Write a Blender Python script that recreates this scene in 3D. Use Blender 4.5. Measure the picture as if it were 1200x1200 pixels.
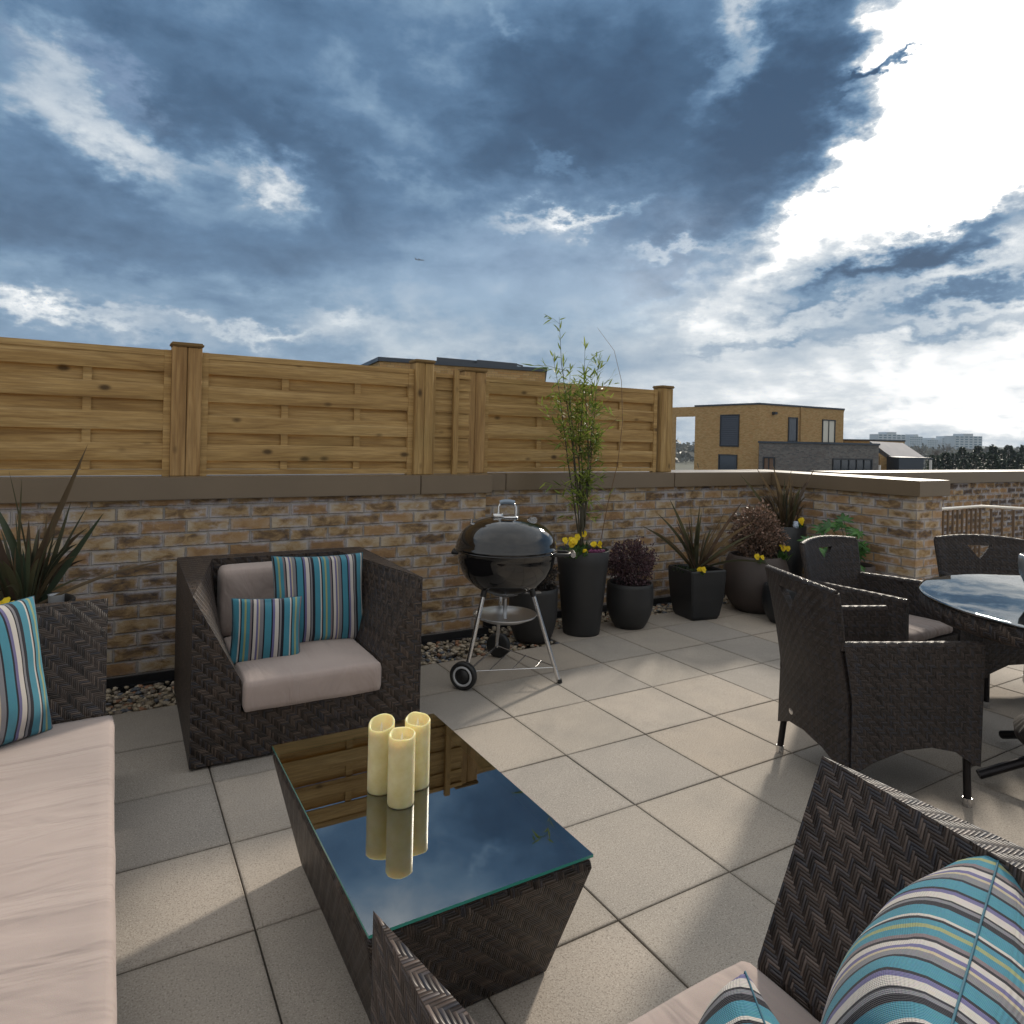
import bpy, bmesh, math, random
from math import sin, cos, pi, radians, sqrt, floor, atan2, exp
from mathutils import Vector, Matrix, noise
from mathutils.geometry import delaunay_2d_cdt

for o in list(bpy.data.objects):
    bpy.data.objects.remove(o)
SC = bpy.context.scene
COL = SC.collection

# ------------------------------------------------------------ camera
H = 1.3525
YAW = 1.0385                      # view azimuth from +X
cam_d = bpy.data.cameras.new("camera")
cam = bpy.data.objects.new("camera", cam_d)
COL.objects.link(cam)
cam.location = (-1.712, -3.287, H)
cam_d.sensor_width = 36.0
cam_d.lens = 794.1 / 1200 * 36
cam_d.shift_y = -(600 - 516.06) / 1200
cam_d.clip_start = 0.02
cam_d.clip_end = 30000
fw = Vector((cos(YAW), sin(YAW), 0))
rt = Vector((sin(YAW), -cos(YAW), 0))
up = Vector((0, 0, 1))
ROLL = 0.0227
r2 = rt * cos(ROLL) + up * sin(ROLL)
u2 = up * cos(ROLL) - rt * sin(ROLL)
M = Matrix((r2, u2, -fw)).transposed().to_4x4()
cam.matrix_world = Matrix.Translation(cam.location) @ M
SC.camera = cam


def at(px, d, z=0.0):
    """world point on the bearing of photo column px, d metres ahead, height z"""
    u = (px - 600) / 794.1
    return Vector((-1.712, -3.287, 0)) + fw * d + rt * (u * d) + Vector((0, 0, z))


def hz(px, py, d):
    """height of something seen at photo row py, d metres ahead"""
    u, v = (px - 600) / 794.1, (py - 516.06) / 794.1
    return H - (-u * ROLL + v) * d


# ------------------------------------------------------------ node helper
class N:
    """socket wrapper with arithmetic"""
    def __init__(s, nt, v):
        s.nt, s.v = nt, v

    def _m(s, op, b=None, c=None, clamp=False):
        n = s.nt.nodes.new('ShaderNodeMath')
        n.operation = op
        n.use_clamp = clamp
        for i, x in enumerate((s, b, c)):
            if x is None:
                continue
            x = x.v if isinstance(x, N) else x
            if isinstance(x, (int, float)):
                n.inputs[i].default_value = x
            else:
                s.nt.links.new(x, n.inputs[i])
        return N(s.nt, n.outputs[0])

    def __add__(s, b): return s._m('ADD', b)
    __radd__ = __add__
    def __sub__(s, b): return s._m('SUBTRACT', b)
    def __rsub__(s, b): return N(s.nt, b)._m('SUBTRACT', s)
    def __mul__(s, b): return s._m('MULTIPLY', b)
    __rmul__ = __mul__
    def __truediv__(s, b): return s._m('DIVIDE', b)
    def floor(s): return s._m('FLOOR')
    def fract(s): return s._m('FRACT')
    def sin(s): return s._m('SINE')
    def abs(s): return s._m('ABSOLUTE')
    def pow(s, b): return s._m('POWER', b)
    def min(s, b): return s._m('MINIMUM', b)
    def max(s, b): return s._m('MAXIMUM', b)
    def lt(s, b): return s._m('LESS_THAN', b)
    def gt(s, b): return s._m('GREATER_THAN', b)
    def mod(s, b): return s._m('FLOORED_MODULO', b)
    def clamp(s): return s._m('ADD', 0.0, clamp=True)
    def exp(s): return s._m('EXPONENT')

    def step(s, a, b):
        n = s.nt.nodes.new('ShaderNodeMapRange')
        n.interpolation_type = 'SMOOTHSTEP'
        n.inputs['From Min'].default_value = a
        n.inputs['From Max'].default_value = b
        s.nt.links.new(s.v, n.inputs['Value'])
        return N(s.nt, n.outputs[0])


def mat(name):
    m = bpy.data.materials.new(name)
    m.use_nodes = True
    nt = m.node_tree
    b = nt.nodes['Principled BSDF']
    return m, nt, b


def node(nt, t, **kw):
    n = nt.nodes.new(t)
    for k, v in kw.items():
        if hasattr(n, k):
            setattr(n, k, v)
        else:
            n.inputs[k].default_value = v
    return n


def link(nt, a, b):
    nt.links.new(a.v if isinstance(a, N) else a, b)


def mixc(nt, fac, a, b, mode='MIX'):
    n = nt.nodes.new('ShaderNodeMix')
    n.data_type = 'RGBA'
    n.blend_type = mode
    for sock, x in ((n.inputs[0], fac), (n.inputs[6], a), (n.inputs[7], b)):
        x = x.v if isinstance(x, N) else x
        if isinstance(x, (int, float)):
            sock.default_value = x
        elif isinstance(x, tuple):
            sock.default_value = (*x, 1)
        else:
            nt.links.new(x, sock)
    return n.outputs[2]


def ramp(nt, fac, stops, interp='LINEAR'):
    n = nt.nodes.new('ShaderNodeValToRGB')
    cr = n.color_ramp
    cr.interpolation = interp
    while len(cr.elements) > 1:
        cr.elements.remove(cr.elements[-1])
    for i, (p, c) in enumerate(stops):
        e = cr.elements[0] if i == 0 else cr.elements.new(p)
        e.position = p
        e.color = (*c, 1)
    link(nt, fac, n.inputs[0])
    return n.outputs[0]


def noise_n(nt, vec, scale, detail=4, rough=.55, dist=0, dim='3D'):
    n = nt.nodes.new('ShaderNodeTexNoise')
    n.noise_dimensions = dim
    n.inputs['Scale'].default_value = scale
    n.inputs['Detail'].default_value = detail
    n.inputs['Roughness'].default_value = rough
    n.inputs['Distortion'].default_value = dist
    if vec is not None:
        link(nt, vec, n.inputs['Vector'])
    return n


def wnoise(nt, *xs):
    c = nt.nodes.new('ShaderNodeCombineXYZ')
    for i, x in enumerate(xs):
        link(nt, x, c.inputs[i])
    w = nt.nodes.new('ShaderNodeTexWhiteNoise')
    w.noise_dimensions = '3D'
    nt.links.new(c.outputs[0], w.inputs['Vector'])
    return w


def uvs(nt):
    t = nt.nodes.new('ShaderNodeTexCoord')
    s = nt.nodes.new('ShaderNodeSeparateXYZ')
    nt.links.new(t.outputs['UV'], s.inputs[0])
    return t, N(nt, s.outputs[0]), N(nt, s.outputs[1])


def bump(nt, b, height, strength=.5, dist=.01, normal=None):
    n = nt.nodes.new('ShaderNodeBump')
    n.inputs['Strength'].default_value = strength
    n.inputs['Distance'].default_value = dist
    link(nt, height, n.inputs['Height'])
    if normal is not None:
        nt.links.new(normal, n.inputs['Normal'])
    if b is not None:
        nt.links.new(n.outputs[0], b.inputs['Normal'])
    return n.outputs[0]


# ------------------------------------------------------------ world: sky with broken cloud
SUN_AZ, SUN_EL = radians(29.0), radians(27.0)
W = bpy.data.worlds.new("World")
SC.world = W
W.use_nodes = True
nt = W.node_tree
nt.nodes.clear()
out = nt.nodes.new('ShaderNodeOutputWorld')
bg = nt.nodes.new('ShaderNodeBackground')
bg.inputs['Strength'].default_value = 0.1
sky = nt.nodes.new('ShaderNodeTexSky')
sky.sky_type = 'NISHITA'
sky.sun_disc = False
sky.sun_elevation = SUN_EL
sky.sun_rotation = pi / 2 - SUN_AZ
sky.air_density = 1.0
sky.dust_density = 0.6
tc = nt.nodes.new('ShaderNodeTexCoord')
sep = nt.nodes.new('ShaderNodeSeparateXYZ')
nt.links.new(tc.outputs['Generated'], sep.inputs[0])
dx, dy, dz = (N(nt, sep.outputs[i]) for i in range(3))
az0 = N(nt, dy.v)._m('ARCTAN2', dx) * (180 / pi)
el0 = dz._m('ARCSINE') * (180 / pi)
# cloud-layer plane (perspective of a flat cloud deck)
inv = 1.0 / 1.0
dzc = dz.max(0.0) + 0.15
cmb = nt.nodes.new('ShaderNodeCombineXYZ')
link(nt, dx / dzc, cmb.inputs[0])
link(nt, dy / dzc, cmb.inputs[1])
deck = cmb.outputs[0]
cm2 = nt.nodes.new('ShaderNodeCombineXYZ')
link(nt, az0 * 0.05, cm2.inputs[0])
link(nt, el0 * 0.09, cm2.inputs[1])
ang = cm2.outputs[0]
wn = noise_n(nt, ang, 2.2, 4, .55)
ws = nt.nodes.new('ShaderNodeSeparateXYZ')
nt.links.new(wn.outputs['Color'], ws.inputs[0])
wn2 = noise_n(nt, ang, 9.0, 6, .62)
ws2 = nt.nodes.new('ShaderNodeSeparateXYZ')
nt.links.new(wn2.outputs['Color'], ws2.inputs[0])
az = az0 + (N(nt, ws.outputs[0]) - .5) * 9 + (N(nt, ws2.outputs[0]) - .5) * 6
el = el0 + (N(nt, ws.outputs[1]) - .5) * 6 + (N(nt, ws2.outputs[1]) - .5) * 5


def azel(px, py):
    u, v = (px - 600) / 794.1, (py - 516.06) / 794.1
    u, v = u + v * ROLL, v - u * ROLL
    d = (fw + rt * u + up * (-v)).normalized()
    return math.degrees(atan2(d.y, d.x)), math.degrees(math.asin(d.z))


def blob(px, py, rx, ry, rot=0.0, p=1.0):
    """soft ellipse of cloud; rx, ry in photo pixels converted to degrees"""
    a, e = azel(px, py)
    k = 57.3 / 794 * .9
    ca, sa = cos(radians(rot)), sin(radians(rot))
    A = (az - a) * -1.0
    B = el - e
    X = (A * ca + B * sa) * (1 / (rx * k))
    Y = (B * ca - A * sa) * (1 / (ry * k))
    return ((X * X + Y * Y) * -p).exp()


# brightness field (0 dark cloud base .. 1 white glare)
BLOBS = [
    # px, py, rx, ry, rot, weight
    (120, 20, 200, 50, 0, -.16), (420, 20, 150, 40, 0, -.10), (300, 150, 165, 52, -6, -.26), (215, 150, 60, 40, 0, -.06),
    (110, 125, 75, 34, -38, .34), (140, 180, 50, 24, -20, .22), (60, 80, 40, 40, 0, .12),
    (315, 222, 34, 22, -40, .46), (330, 190, 50, 14, -35, .16), (250, 205, 60, 12, -10, .14),
    (60, 230, 150, 55, 0, -.20), (180, 290, 260, 34, 4, -.14), (420, 240, 90, 60, 0, -.12),
    (455, 190, 70, 18, -25, .14), (520, 60, 60, 34, -20, .10), (590, 35, 40, 14, -20, .20), (440, 110, 60, 20, -20, .10),
    (470, 95, 60, 30, 0, -.08),
    (640, 115, 115, 90, 0, -.28), (790, 90, 130, 80, 10, -.26), (920, 130, 90, 55, 15, -.40), (975, 45, 70, 44, 30, -.28), (1020, 105, 24, 24, 0, -.30),
    (700, 190, 150, 40, 0, -.18), (560, 200, 60, 50, 0, -.12), (870, 215, 120, 45, 25, -.30), (790, 330, 60, 22, 10, -.22),
    (860, 60, 26, 50, -20, .34), (830, 110, 20, 40, -35, .22), (880, 15, 50, 18, 0, .22),
    (645, 190, 40, 10, -30, .26), (690, 258, 90, 8, 6, .40), (640, 272, 60, 8, 6, .22), (795, 298, 50, 9, 4, .40), (770, 350, 60, 14, 20, .24),
    (600, 320, 150, 50, 8, -.02), (540, 395, 160, 30, 0, .10), (690, 350, 60, 40, 0, .02),
    (1125, 100, 95, 120, 0, 1.5), (1290, 390, 150, 110, 0, .22), (1200, 30, 60, 60, 0, .5), (1060, 150, 60, 40, 30, .6), (1190, 200, 60, 60, 0, .5), (1060, 30, 50, 26, 30, .5), (1010, 200, 50, 26, 42, .5), (950, 255, 60, 24, 38, .45),  # includes a bright patch out of view, added for the dining glass reflection
    (880, 320, 60, 26, 30, .26), (820, 370, 60, 24, 25, .22), (1010, 270, 80, 26, 10, .32), (1100, 200, 90, 50, 10, .35),
    (1046, 72, 44, 7, 12, -1.3), (1090, 56, 26, 5, 22, -.9), (1078, 92, 24, 4, 12, -.9), (1180, 60, 24, 22, 30, -1.1), (1190, 120, 30, 10, 30, -.6), (1150, 268, 90, 26, 14, -.75), (1190, 240, 40, 16, 24, -.3),
    (1085, 300, 60, 13, 6, -.50), (1010, 324, 60, 11, 4, -.55), (1140, 348, 110, 13, 8, -.62), (960, 352, 70, 10, 5, -.38), (1035, 178, 26, 12, 20, -.6), (1070, 212, 30, 8, 10, -.5), (1020, 235, 34, 8, 10, -.3),
    (1100, 390, 100, 9, 4, -.34), (900, 398, 90, 8, 4, -.26), (1000, 470, 400, 50, 0, .12),
    (1060, 390, 260, 80, 0, .25), (1000, 480, 340, 60, 0, .25), (880, 385, 130, 44, 15, .16), (1080, 310, 120, 50, 0, .14),
    (70, 368, 90, 10, -8, .30), (10, 350, 40, 10, -10, .24), (300, 385, 60, 9, 0, .30), (205, 378, 40, 7, 0, .18), (400, 375, 50, 12, -6, .24),
    (290, 340, 240, 26, 0, .02), (480, 400, 260, 22, 0, .12),
]
field = None
for (px, py, rx, ry, rot, w) in BLOBS:
    g = blob(px, py, rx, ry, rot) * w
    field = g if field is None else field + g
n1 = noise_n(nt, deck, 1.3, 8, .6, .3)
n2 = noise_n(nt, deck, 3.0, 7, .6, .3)
n3 = noise_n(nt, ang, 4.2, 7, .58, .25)
field = field + (N(nt, n1.outputs[0]) - .5) * .34 + (N(nt, n2.outputs[0]) - .5) * .26 + (N(nt, n3.outputs[0]) - .5) * .50 + .45
# lift toward horizon; sky above the view brightened for fill and glass reflections
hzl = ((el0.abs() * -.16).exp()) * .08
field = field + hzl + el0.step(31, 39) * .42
cloudcol = ramp(nt, field.clamp(), [
    (0.0, (.026, .070, .150)), (.18, (.045, .108, .210)), (.36, (.095, .190, .330)), (.50, (.19, .31, .46)),
    (.64, (.38, .47, .575)), (.78, (.60, .665, .73)), (.90, (.86, .89, .91)), (1.0, (1.3, 1.28, 1.25))])
cc = nt.nodes.new('ShaderNodeVectorMath')
cc.operation = 'SCALE'
nt.links.new(cloudcol, cc.inputs[0])
cc.inputs['Scale'].default_value = 10.0
# blue gaps between the clouds show the clear sky
gap = None
for (px, py, rx, ry, rot, w) in [(140, 95, 38, 14, -30, 1.0), (326, 204, 16, 8, -40, .8), (8, 50, 16, 20, 0, .7),
                                 (560, 330, 200, 60, 8, .38), (740, 350, 80, 40, 20, .35)]:
    g = blob(px, py, rx, ry, rot) * w
    gap = g if gap is None else gap + g
gapn = (N(nt, n2.outputs[0]).gt(.70)) * .0
# unseen sky behind and overhead: brighter neutral overcast added as fill light
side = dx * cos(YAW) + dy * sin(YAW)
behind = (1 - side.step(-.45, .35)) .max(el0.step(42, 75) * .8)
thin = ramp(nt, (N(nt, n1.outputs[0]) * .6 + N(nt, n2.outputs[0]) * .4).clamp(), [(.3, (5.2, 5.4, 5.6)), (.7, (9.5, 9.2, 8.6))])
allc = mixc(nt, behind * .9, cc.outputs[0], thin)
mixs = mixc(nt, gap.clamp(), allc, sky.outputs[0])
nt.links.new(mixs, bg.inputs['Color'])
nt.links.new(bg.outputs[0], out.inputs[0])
W.cycles.sampling_method = 'MANUAL'
W.cycles.sample_map_resolution = 1024

# ------------------------------------------------------------ sun through thin cloud
sd = bpy.data.lights.new("sun", 'SUN')
sd.energy = 3.5
sd.angle = radians(4)
sd.color = (1.0, .90, .76)
sun = bpy.data.objects.new("sun", sd)
COL.objects.link(sun)
sdir = Vector((cos(SUN_AZ) * cos(SUN_EL), sin(SUN_AZ) * cos(SUN_EL), sin(SUN_EL)))
sun.rotation_euler = (-sdir).to_track_quat('-Z', 'Y').to_euler()
sun.location = sdir * 50 + Vector((0, 0, 5))

SC.view_settings.view_transform = 'Standard'
SC.view_settings.look = 'None'
SC.view_settings.gamma = 1
SC.view_settings.exposure = 0.03
SC.render.film_transparent = False
try:
    SC.cycles.use_denoising = True
    SC.cycles.max_bounces = 8
    SC.cycles.transparent_max_bounces = 12
    SC.cycles.caustics_reflective = False
    SC.cycles.caustics_refractive = False
except Exception:
    pass


# ------------------------------------------------------------ materials
def simple(name, col, rough=.6, metal=0, var=.0, vscale=8, spec=.5, bumps=0, bscale=60, coat=0):
    m, nt, b = mat(name)
    b.inputs['Roughness'].default_value = rough
    b.inputs['Metallic'].default_value = metal
    b.inputs['Specular IOR Level'].default_value = spec
    b.inputs['Coat Weight'].default_value = coat
    t = nt.nodes.new('ShaderNodeTexCoord')
    if var:
        n = noise_n(nt, t.outputs['Object'], vscale, 5)
        c = ramp(nt, n.outputs[0], [(.25, tuple(x * (1 - var) for x in col)), (.75, tuple(min(1, x * (1 + var)) for x in col))])
        nt.links.new(c, b.inputs['Base Color'])
        r = N(nt, n.outputs[0]) * .2 + (rough - .1)
        link(nt, r, b.inputs['Roughness'])
    else:
        b.inputs['Base Color'].default_value = (*col, 1)
    if bumps:
        n = noise_n(nt, t.outputs['Object'], bscale, 4)
        bump(nt, b, n.outputs[0], bumps, .004)
    return m


def brick_mat(name, pal, mortar=(.40, .365, .335), frost=.8, bw=.225, bh=.075, far=False, v0=.047, bias=0.0, frostc=(.46, .46, .52)):
    """pal: dark, brown, tan, pale"""
    m, nt, b = mat(name)
    t, U, V = uvs(nt)
    wob = noise_n(nt, t.outputs['UV'], 9, 3)
    wo = N(nt, wob.outputs[0]) - .5
    fine = noise_n(nt, t.outputs['UV'], 75, 4, .65)
    fi = N(nt, fine.outputs[0]) - .5
    k = 0 if far else 1
    V2 = (V - v0 + wo * (.004 * k)) / bh
    row = V2.floor()
    U2 = (U + wo * (.006 * k)) / bw + row.mod(2) * .5
    ci = U2.floor()
    fu, fv = U2.fract(), V2.fract()
    eu = (fu.min(1 - fu)) * bw
    ev = (fv.min(1 - fv)) * bh
    e = eu.min(ev) + fi * (.007 * k)
    brick = e.step(.0030, .0075)
    w = wnoise(nt, ci, row, U * 0)
    rnd = N(nt, w.outputs['Value'])
    rc = nt.nodes.new('ShaderNodeSeparateColor')
    nt.links.new(w.outputs['Color'], rc.inputs[0])
    r1, r2_ = N(nt, rc.outputs[0]), N(nt, rc.outputs[1])
    cv = nt.nodes.new('ShaderNodeCombineXYZ')
    link(nt, fu * 2.6 + r1 * 60, cv.inputs[0])
    link(nt, fv * 1.7 + r2_ * 60, cv.inputs[1])
    link(nt, rnd * 30, cv.inputs[2])
    blotch = noise_n(nt, cv.outputs[0], 1.0, 5, .62, .6)
    bl = N(nt, blotch.outputs[0])
    # lighter towards the ends and edges of each brick, darker heart
    heart = (1 - (fu - .5).abs() * 2.0).step(.0, .75)
    q = (bl - .5) * (1.55 if not far else .5) + (rnd - .5) * .75 - heart * r1 * (.38 if not far else .1) + .68 + bias
    base = ramp(nt, q.clamp(), [(.12, pal[0]), (.38, pal[1]), (.62, pal[2]), (.95, pal[3])])
    base = mixc(nt, r2_.gt(.72) * .55, base, (pal[2][0] * 1.0, pal[2][1] * .86, pal[2][2] * .82))
    base = mixc(nt, fi.step(.12, .24) * .5 * k, base, (.03, .022, .018))
    frn = noise_n(nt, t.outputs['UV'], 7, 5, .7)
    fr = (1 - e.step(.004, .026)) * N(nt, frn.outputs[0]).step(.40, .62) * frost
    fr2 = N(nt, frn.outputs[0]).step(.54, .70) * bl.step(.38, .60) * frost * .85
    base = mixc(nt, fr.max(fr2), base, frostc)
    mcol = mixc(nt, N(nt, frn.outputs[0]).step(.35, .65), tuple(x * .6 for x in mortar), mortar)
    col = mixc(nt, brick, mcol, base)
    nt.links.new(col, b.inputs['Base Color'])
    b.inputs['Roughness'].default_value = .88
    b.inputs['Specular IOR Level'].default_value = .2
    if not far:
        hgt = brick * 1.0 + (bl - .5) * .35 + fi * .55 + r1 * .25 * brick
        bump(nt, b, hgt, .85, .007)
    return m


def weave_mat(name, cell=.0095, cols=((.016, .012, .010), (.046, .033, .026), (.120, .088, .070)), rough=.46, nf=3, strength=.9):
    m, nt, b = mat(name)
    t, U, V = uvs(nt)
    wob = noise_n(nt, t.outputs['UV'], 14, 2)
    wv = (N(nt, wob.outputs[0]) - .5) * (cell * .55)
    Uc = (U + wv) / cell
    Vc = (V - wv) / cell
    i, j = Uc.floor(), Vc.floor()
    fu, fv = Uc.fract(), Vc.fract()
    k = (i + j).mod(2 * nf)
    warp = k.lt(nf - .5)
    tw = (k + fv) / nf
    tf = (k - nf + fu) / nf
    sw = (fu * pi).sin().max(.001).pow(.55)
    sf = (fv * pi).sin().max(.001).pow(.55)
    hw = sw * ((tw * pi).sin().max(0.0) * .75 + .25)
    hf = sf * ((tf * pi).sin().max(0.0) * .75 + .25)
    hgt = hw * warp + hf * (1 - warp)
    idn = wnoise(nt, i * warp + (j + 311) * (1 - warp), ((i + j) / (2 * nf)).floor(), warp)
    strand = wnoise(nt, i * warp + (j + 77) * (1 - warp), warp, warp)
    rr = N(nt, idn.outputs[0]) * .45 + N(nt, strand.outputs[0]) * .55
    col = ramp(nt, rr, [(.1, cols[0]), (.5, cols[1]), (.95, cols[2])])
    # a few strands are bluish grey
    col = mixc(nt, N(nt, strand.outputs[0]).mod(.17).gt(.13) * .5, col, (.035, .04, .055))
    col = mixc(nt, 1 - hgt.step(.02, .3), col, (.008, .007, .006))  # shade in the gaps between strands, painted into the colour
    nt.links.new(col, b.inputs['Base Color'])
    b.inputs['Roughness'].default_value = rough
    b.inputs['Specular IOR Level'].default_value = .32
    bump(nt, b, hgt, strength, cell * .55)
    return m


STR = [  # width, colour  (one repeat of the striped fabric, metres)
    (.012, 'k'), (.026, 't'), (.006, 'w'), (.006, 'k'), (.013, 't'), (.008, 'o'), (.016, 't'), (.009, 'm'), (.006, 'k'),
    (.012, 'w'), (.009, 'v'), (.006, 'c'), (.016, 'g'), (.006, 'k'), (.028, 't'), (.006, 'k'), (.010, 'v'), (.016, 'w'), (.005, 'k'), (.008, 'g')]
SC_ = {'k': (.012, .012, .02), 't': (.055, .235, .315), 'w': (.56, .52, .48), 'o': (.30, .33, .16), 'm': (.20, .16, .17), 'v': (.14, .13, .27),
       'c': (.5, .43, .3), 'g': (.20, .20, .22)}


def stripe_mat(name, scale=1.0):
    m, nt, b = mat(name)
    t, U, V = uvs(nt)
    tot = sum(w for w, _ in STR)
    p = ((U / (tot * scale)) + .13).fract()
    stops, acc = [], 0
    for w, c in STR:
        stops.append((acc / tot, SC_[c]))
        acc += w
    col = ramp(nt, p, stops, 'CONSTANT')
    wv = wnoise(nt, (U * 900).floor(), (V * 900).floor(), V * 0)
    col = mixc(nt, .12, col, wv.outputs['Color'], 'SOFT_LIGHT')
    nt.links.new(col, b.inputs['Base Color'])
    b.inputs['Roughness'].default_value = .85
    b.inputs['Sheen Weight'].default_value = .15
    b.inputs['Specular IOR Level'].default_value = .2
    n = noise_n(nt, t.outputs['Object'], 9, 3)
    nf = (U * 2400).sin() * .06 + (V * 2400).sin() * .06
    bump(nt, b, N(nt, n.outputs[0]) + nf, .6, .012)
    return m


def fabric_mat(name, col):
    m, nt, b = mat(name)
    t = nt.nodes.new('ShaderNodeTexCoord')
    n = noise_n(nt, t.outputs['Object'], 3.5, 4)
    c = ramp(nt, n.outputs[0], [(.3, tuple(x * .93 for x in col)), (.7, tuple(x * 1.05 for x in col))])
    f = noise_n(nt, t.outputs['Object'], 700, 2)
    c = mixc(nt, .25, c, f.outputs['Color'], 'SOFT_LIGHT')
    nt.links.new(c, b.inputs['Base Color'])
    b.inputs['Roughness'].default_value = .9
    b.inputs['Sheen Weight'].default_value = .2
    b.inputs['Specular IOR Level'].default_value = .15
    mp = nt.nodes.new('ShaderNodeMapping')
    mp.inputs['Scale'].default_value = (8.0, 1.6, 4.0)
    nt.links.new(t.outputs['Object'], mp.inputs['Vector'])
    wr = noise_n(nt, mp.outputs[0], 1.1, 3, .45, .8)
    nm = bump(nt, None, wr.outputs[0], .8, .034)
    bump(nt, b, f.outputs[0], .25, .002, nm)
    return m


def wood_mat(name, axis=0, tint=1.0, red=0.0):
    """pressure treated pine, grain along local axis"""
    m, nt, b = mat(name)
    t = nt.nodes.new('ShaderNodeTexCoord')
    sp = nt.nodes.new('ShaderNodeSeparateXYZ')
    nt.links.new(t.outputs['Object'], sp.inputs[0])
    X, Y, Z = (N(nt, sp.outputs[i]) for i in range(3))
    if axis == 0:
        bid = (Z * 6.06 - .06).floor()        # each board
        lx, ly = X, Z
    else:
        bid = (X * 4.0).floor()
        lx, ly = Z, X
    c = nt.nodes.new('ShaderNodeCombineXYZ')
    link(nt, lx * 1.4 + bid * 3.1, c.inputs[0])
    link(nt, ly * 16, c.inputs[1])
    link(nt, Y * 16 + bid * 5.7, c.inputs[2])
    n = noise_n(nt, c.outputs[0], 1.0, 6, .6, .8)
    c2 = nt.nodes.new('ShaderNodeCombineXYZ')
    link(nt, lx * 6, c2.inputs[0])
    link(nt, ly * 120, c2.inputs[1])
    link(nt, Y * 90, c2.inputs[2])
    g = noise_n(nt, c2.outputs[0], 1.0, 3, .6)
    base = ramp(nt, n.outputs[0], [(.22, (.22 * tint, (.120 - .02 * red) * tint, .038 * tint)), (.5, (.46 * tint, (.300 - .04 * red) * tint, .120 * tint)), (.8, (.62 * tint, (.44 - .05 * red) * tint, .21 * tint))])
    base = mixc(nt, N(nt, g.outputs[0]).step(.35, .65) * .42, base, (.19, .11, .05))
    # knots
    c3 = nt.nodes.new('ShaderNodeCombineXYZ')
    link(nt, lx * 4.4 + bid * 1.7, c3.inputs[0])
    link(nt, ly * 8.0, c3.inputs[1])
    link(nt, bid * 2.1, c3.inputs[2])
    v = nt.nodes.new('ShaderNodeTexVoronoi')
    v.inputs['Scale'].default_value = 1.0
    nt.links.new(c3.outputs[0], v.inputs['Vector'])
    kn = 1 - (N(nt, v.outputs['Distance']) + (N(nt, g.outputs[0]) - .5) * .05).step(.05, .19)
    vc = nt.nodes.new('ShaderNodeSeparateColor')
    nt.links.new(v.outputs['Color'], vc.inputs[0])
    kn = kn * N(nt, vc.outputs[0]).gt(.25)
    base = mixc(nt, kn * .85, base, (.045, .026, .014))
    # greenish treatment stain
    st = noise_n(nt, t.outputs['Object'], 2.2, 3)
    base = mixc(nt, N(nt, st.outputs[0]).step(.5, .8) * .22, base, (.25, .20, .08))
    nt.links.new(base, b.inputs['Base Color'])
    b.inputs['Roughness'].default_value = .72
    b.inputs['Specular IOR Level'].default_value = .25
    bump(nt, b, g.outputs[0], .35, .003)
    return m


def leaf_mat(name, c1, c2, scale=6, rough=.5, trans=.25):
    m, nt, b = mat(name)
    t = nt.nodes.new('ShaderNodeTexCoord')
    n = noise_n(nt, t.outputs['Object'], scale, 4, .7)
    g = nt.nodes.new('ShaderNodeNewGeometry')
    f = N(nt, n.outputs[0]) * .5 + N(nt, g.outputs['Random Per Island']) * .5
    c = ramp(nt, f, [(.25, c1), (.75, c2)])
    nt.links.new(c, b.inputs['Base Color'])
    b.inputs['Roughness'].default_value = rough
    b.inputs['Specular IOR Level'].default_value = .35
    if trans:
        tr = nt.nodes.new('ShaderNodeBsdfTranslucent')
        nt.links.new(c, tr.inputs['Color'])
        mx = nt.nodes.new('ShaderNodeMixShader')
        mx.inputs[0].default_value = trans
        nt.links.new(b.outputs[0], mx.inputs[1])
        nt.links.new(tr.outputs[0], mx.inputs[2])
        nt.links.new(mx.outputs[0], nt.nodes['Material Output'].inputs[0])
    return m


def glass_top_mat(name, tint=(.86, .93, .90), ior=3.8):
    m, nt, b = mat(name)
    nt.nodes.remove(b)
    tr = node(nt, 'ShaderNodeBsdfTransparent')
    tr.inputs['Color'].default_value = (*tint, 1)
    gl = node(nt, 'ShaderNodeBsdfGlossy')
    gl.inputs['Roughness'].default_value = .012
    gl.inputs['Color'].default_value = (.95, .97, .97, 1)
    fr = node(nt, 'ShaderNodeFresnel')
    fr.inputs['IOR'].default_value = ior
    mx = nt.nodes.new('ShaderNodeMixShader')
    nt.links.new(fr.outputs[0], mx.inputs[0])
    nt.links.new(tr.outputs[0], mx.inputs[1])
    nt.links.new(gl.outputs[0], mx.inputs[2])
    nt.links.new(mx.outputs[0], nt.nodes['Material Output'].inputs[0])
    return m


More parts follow.
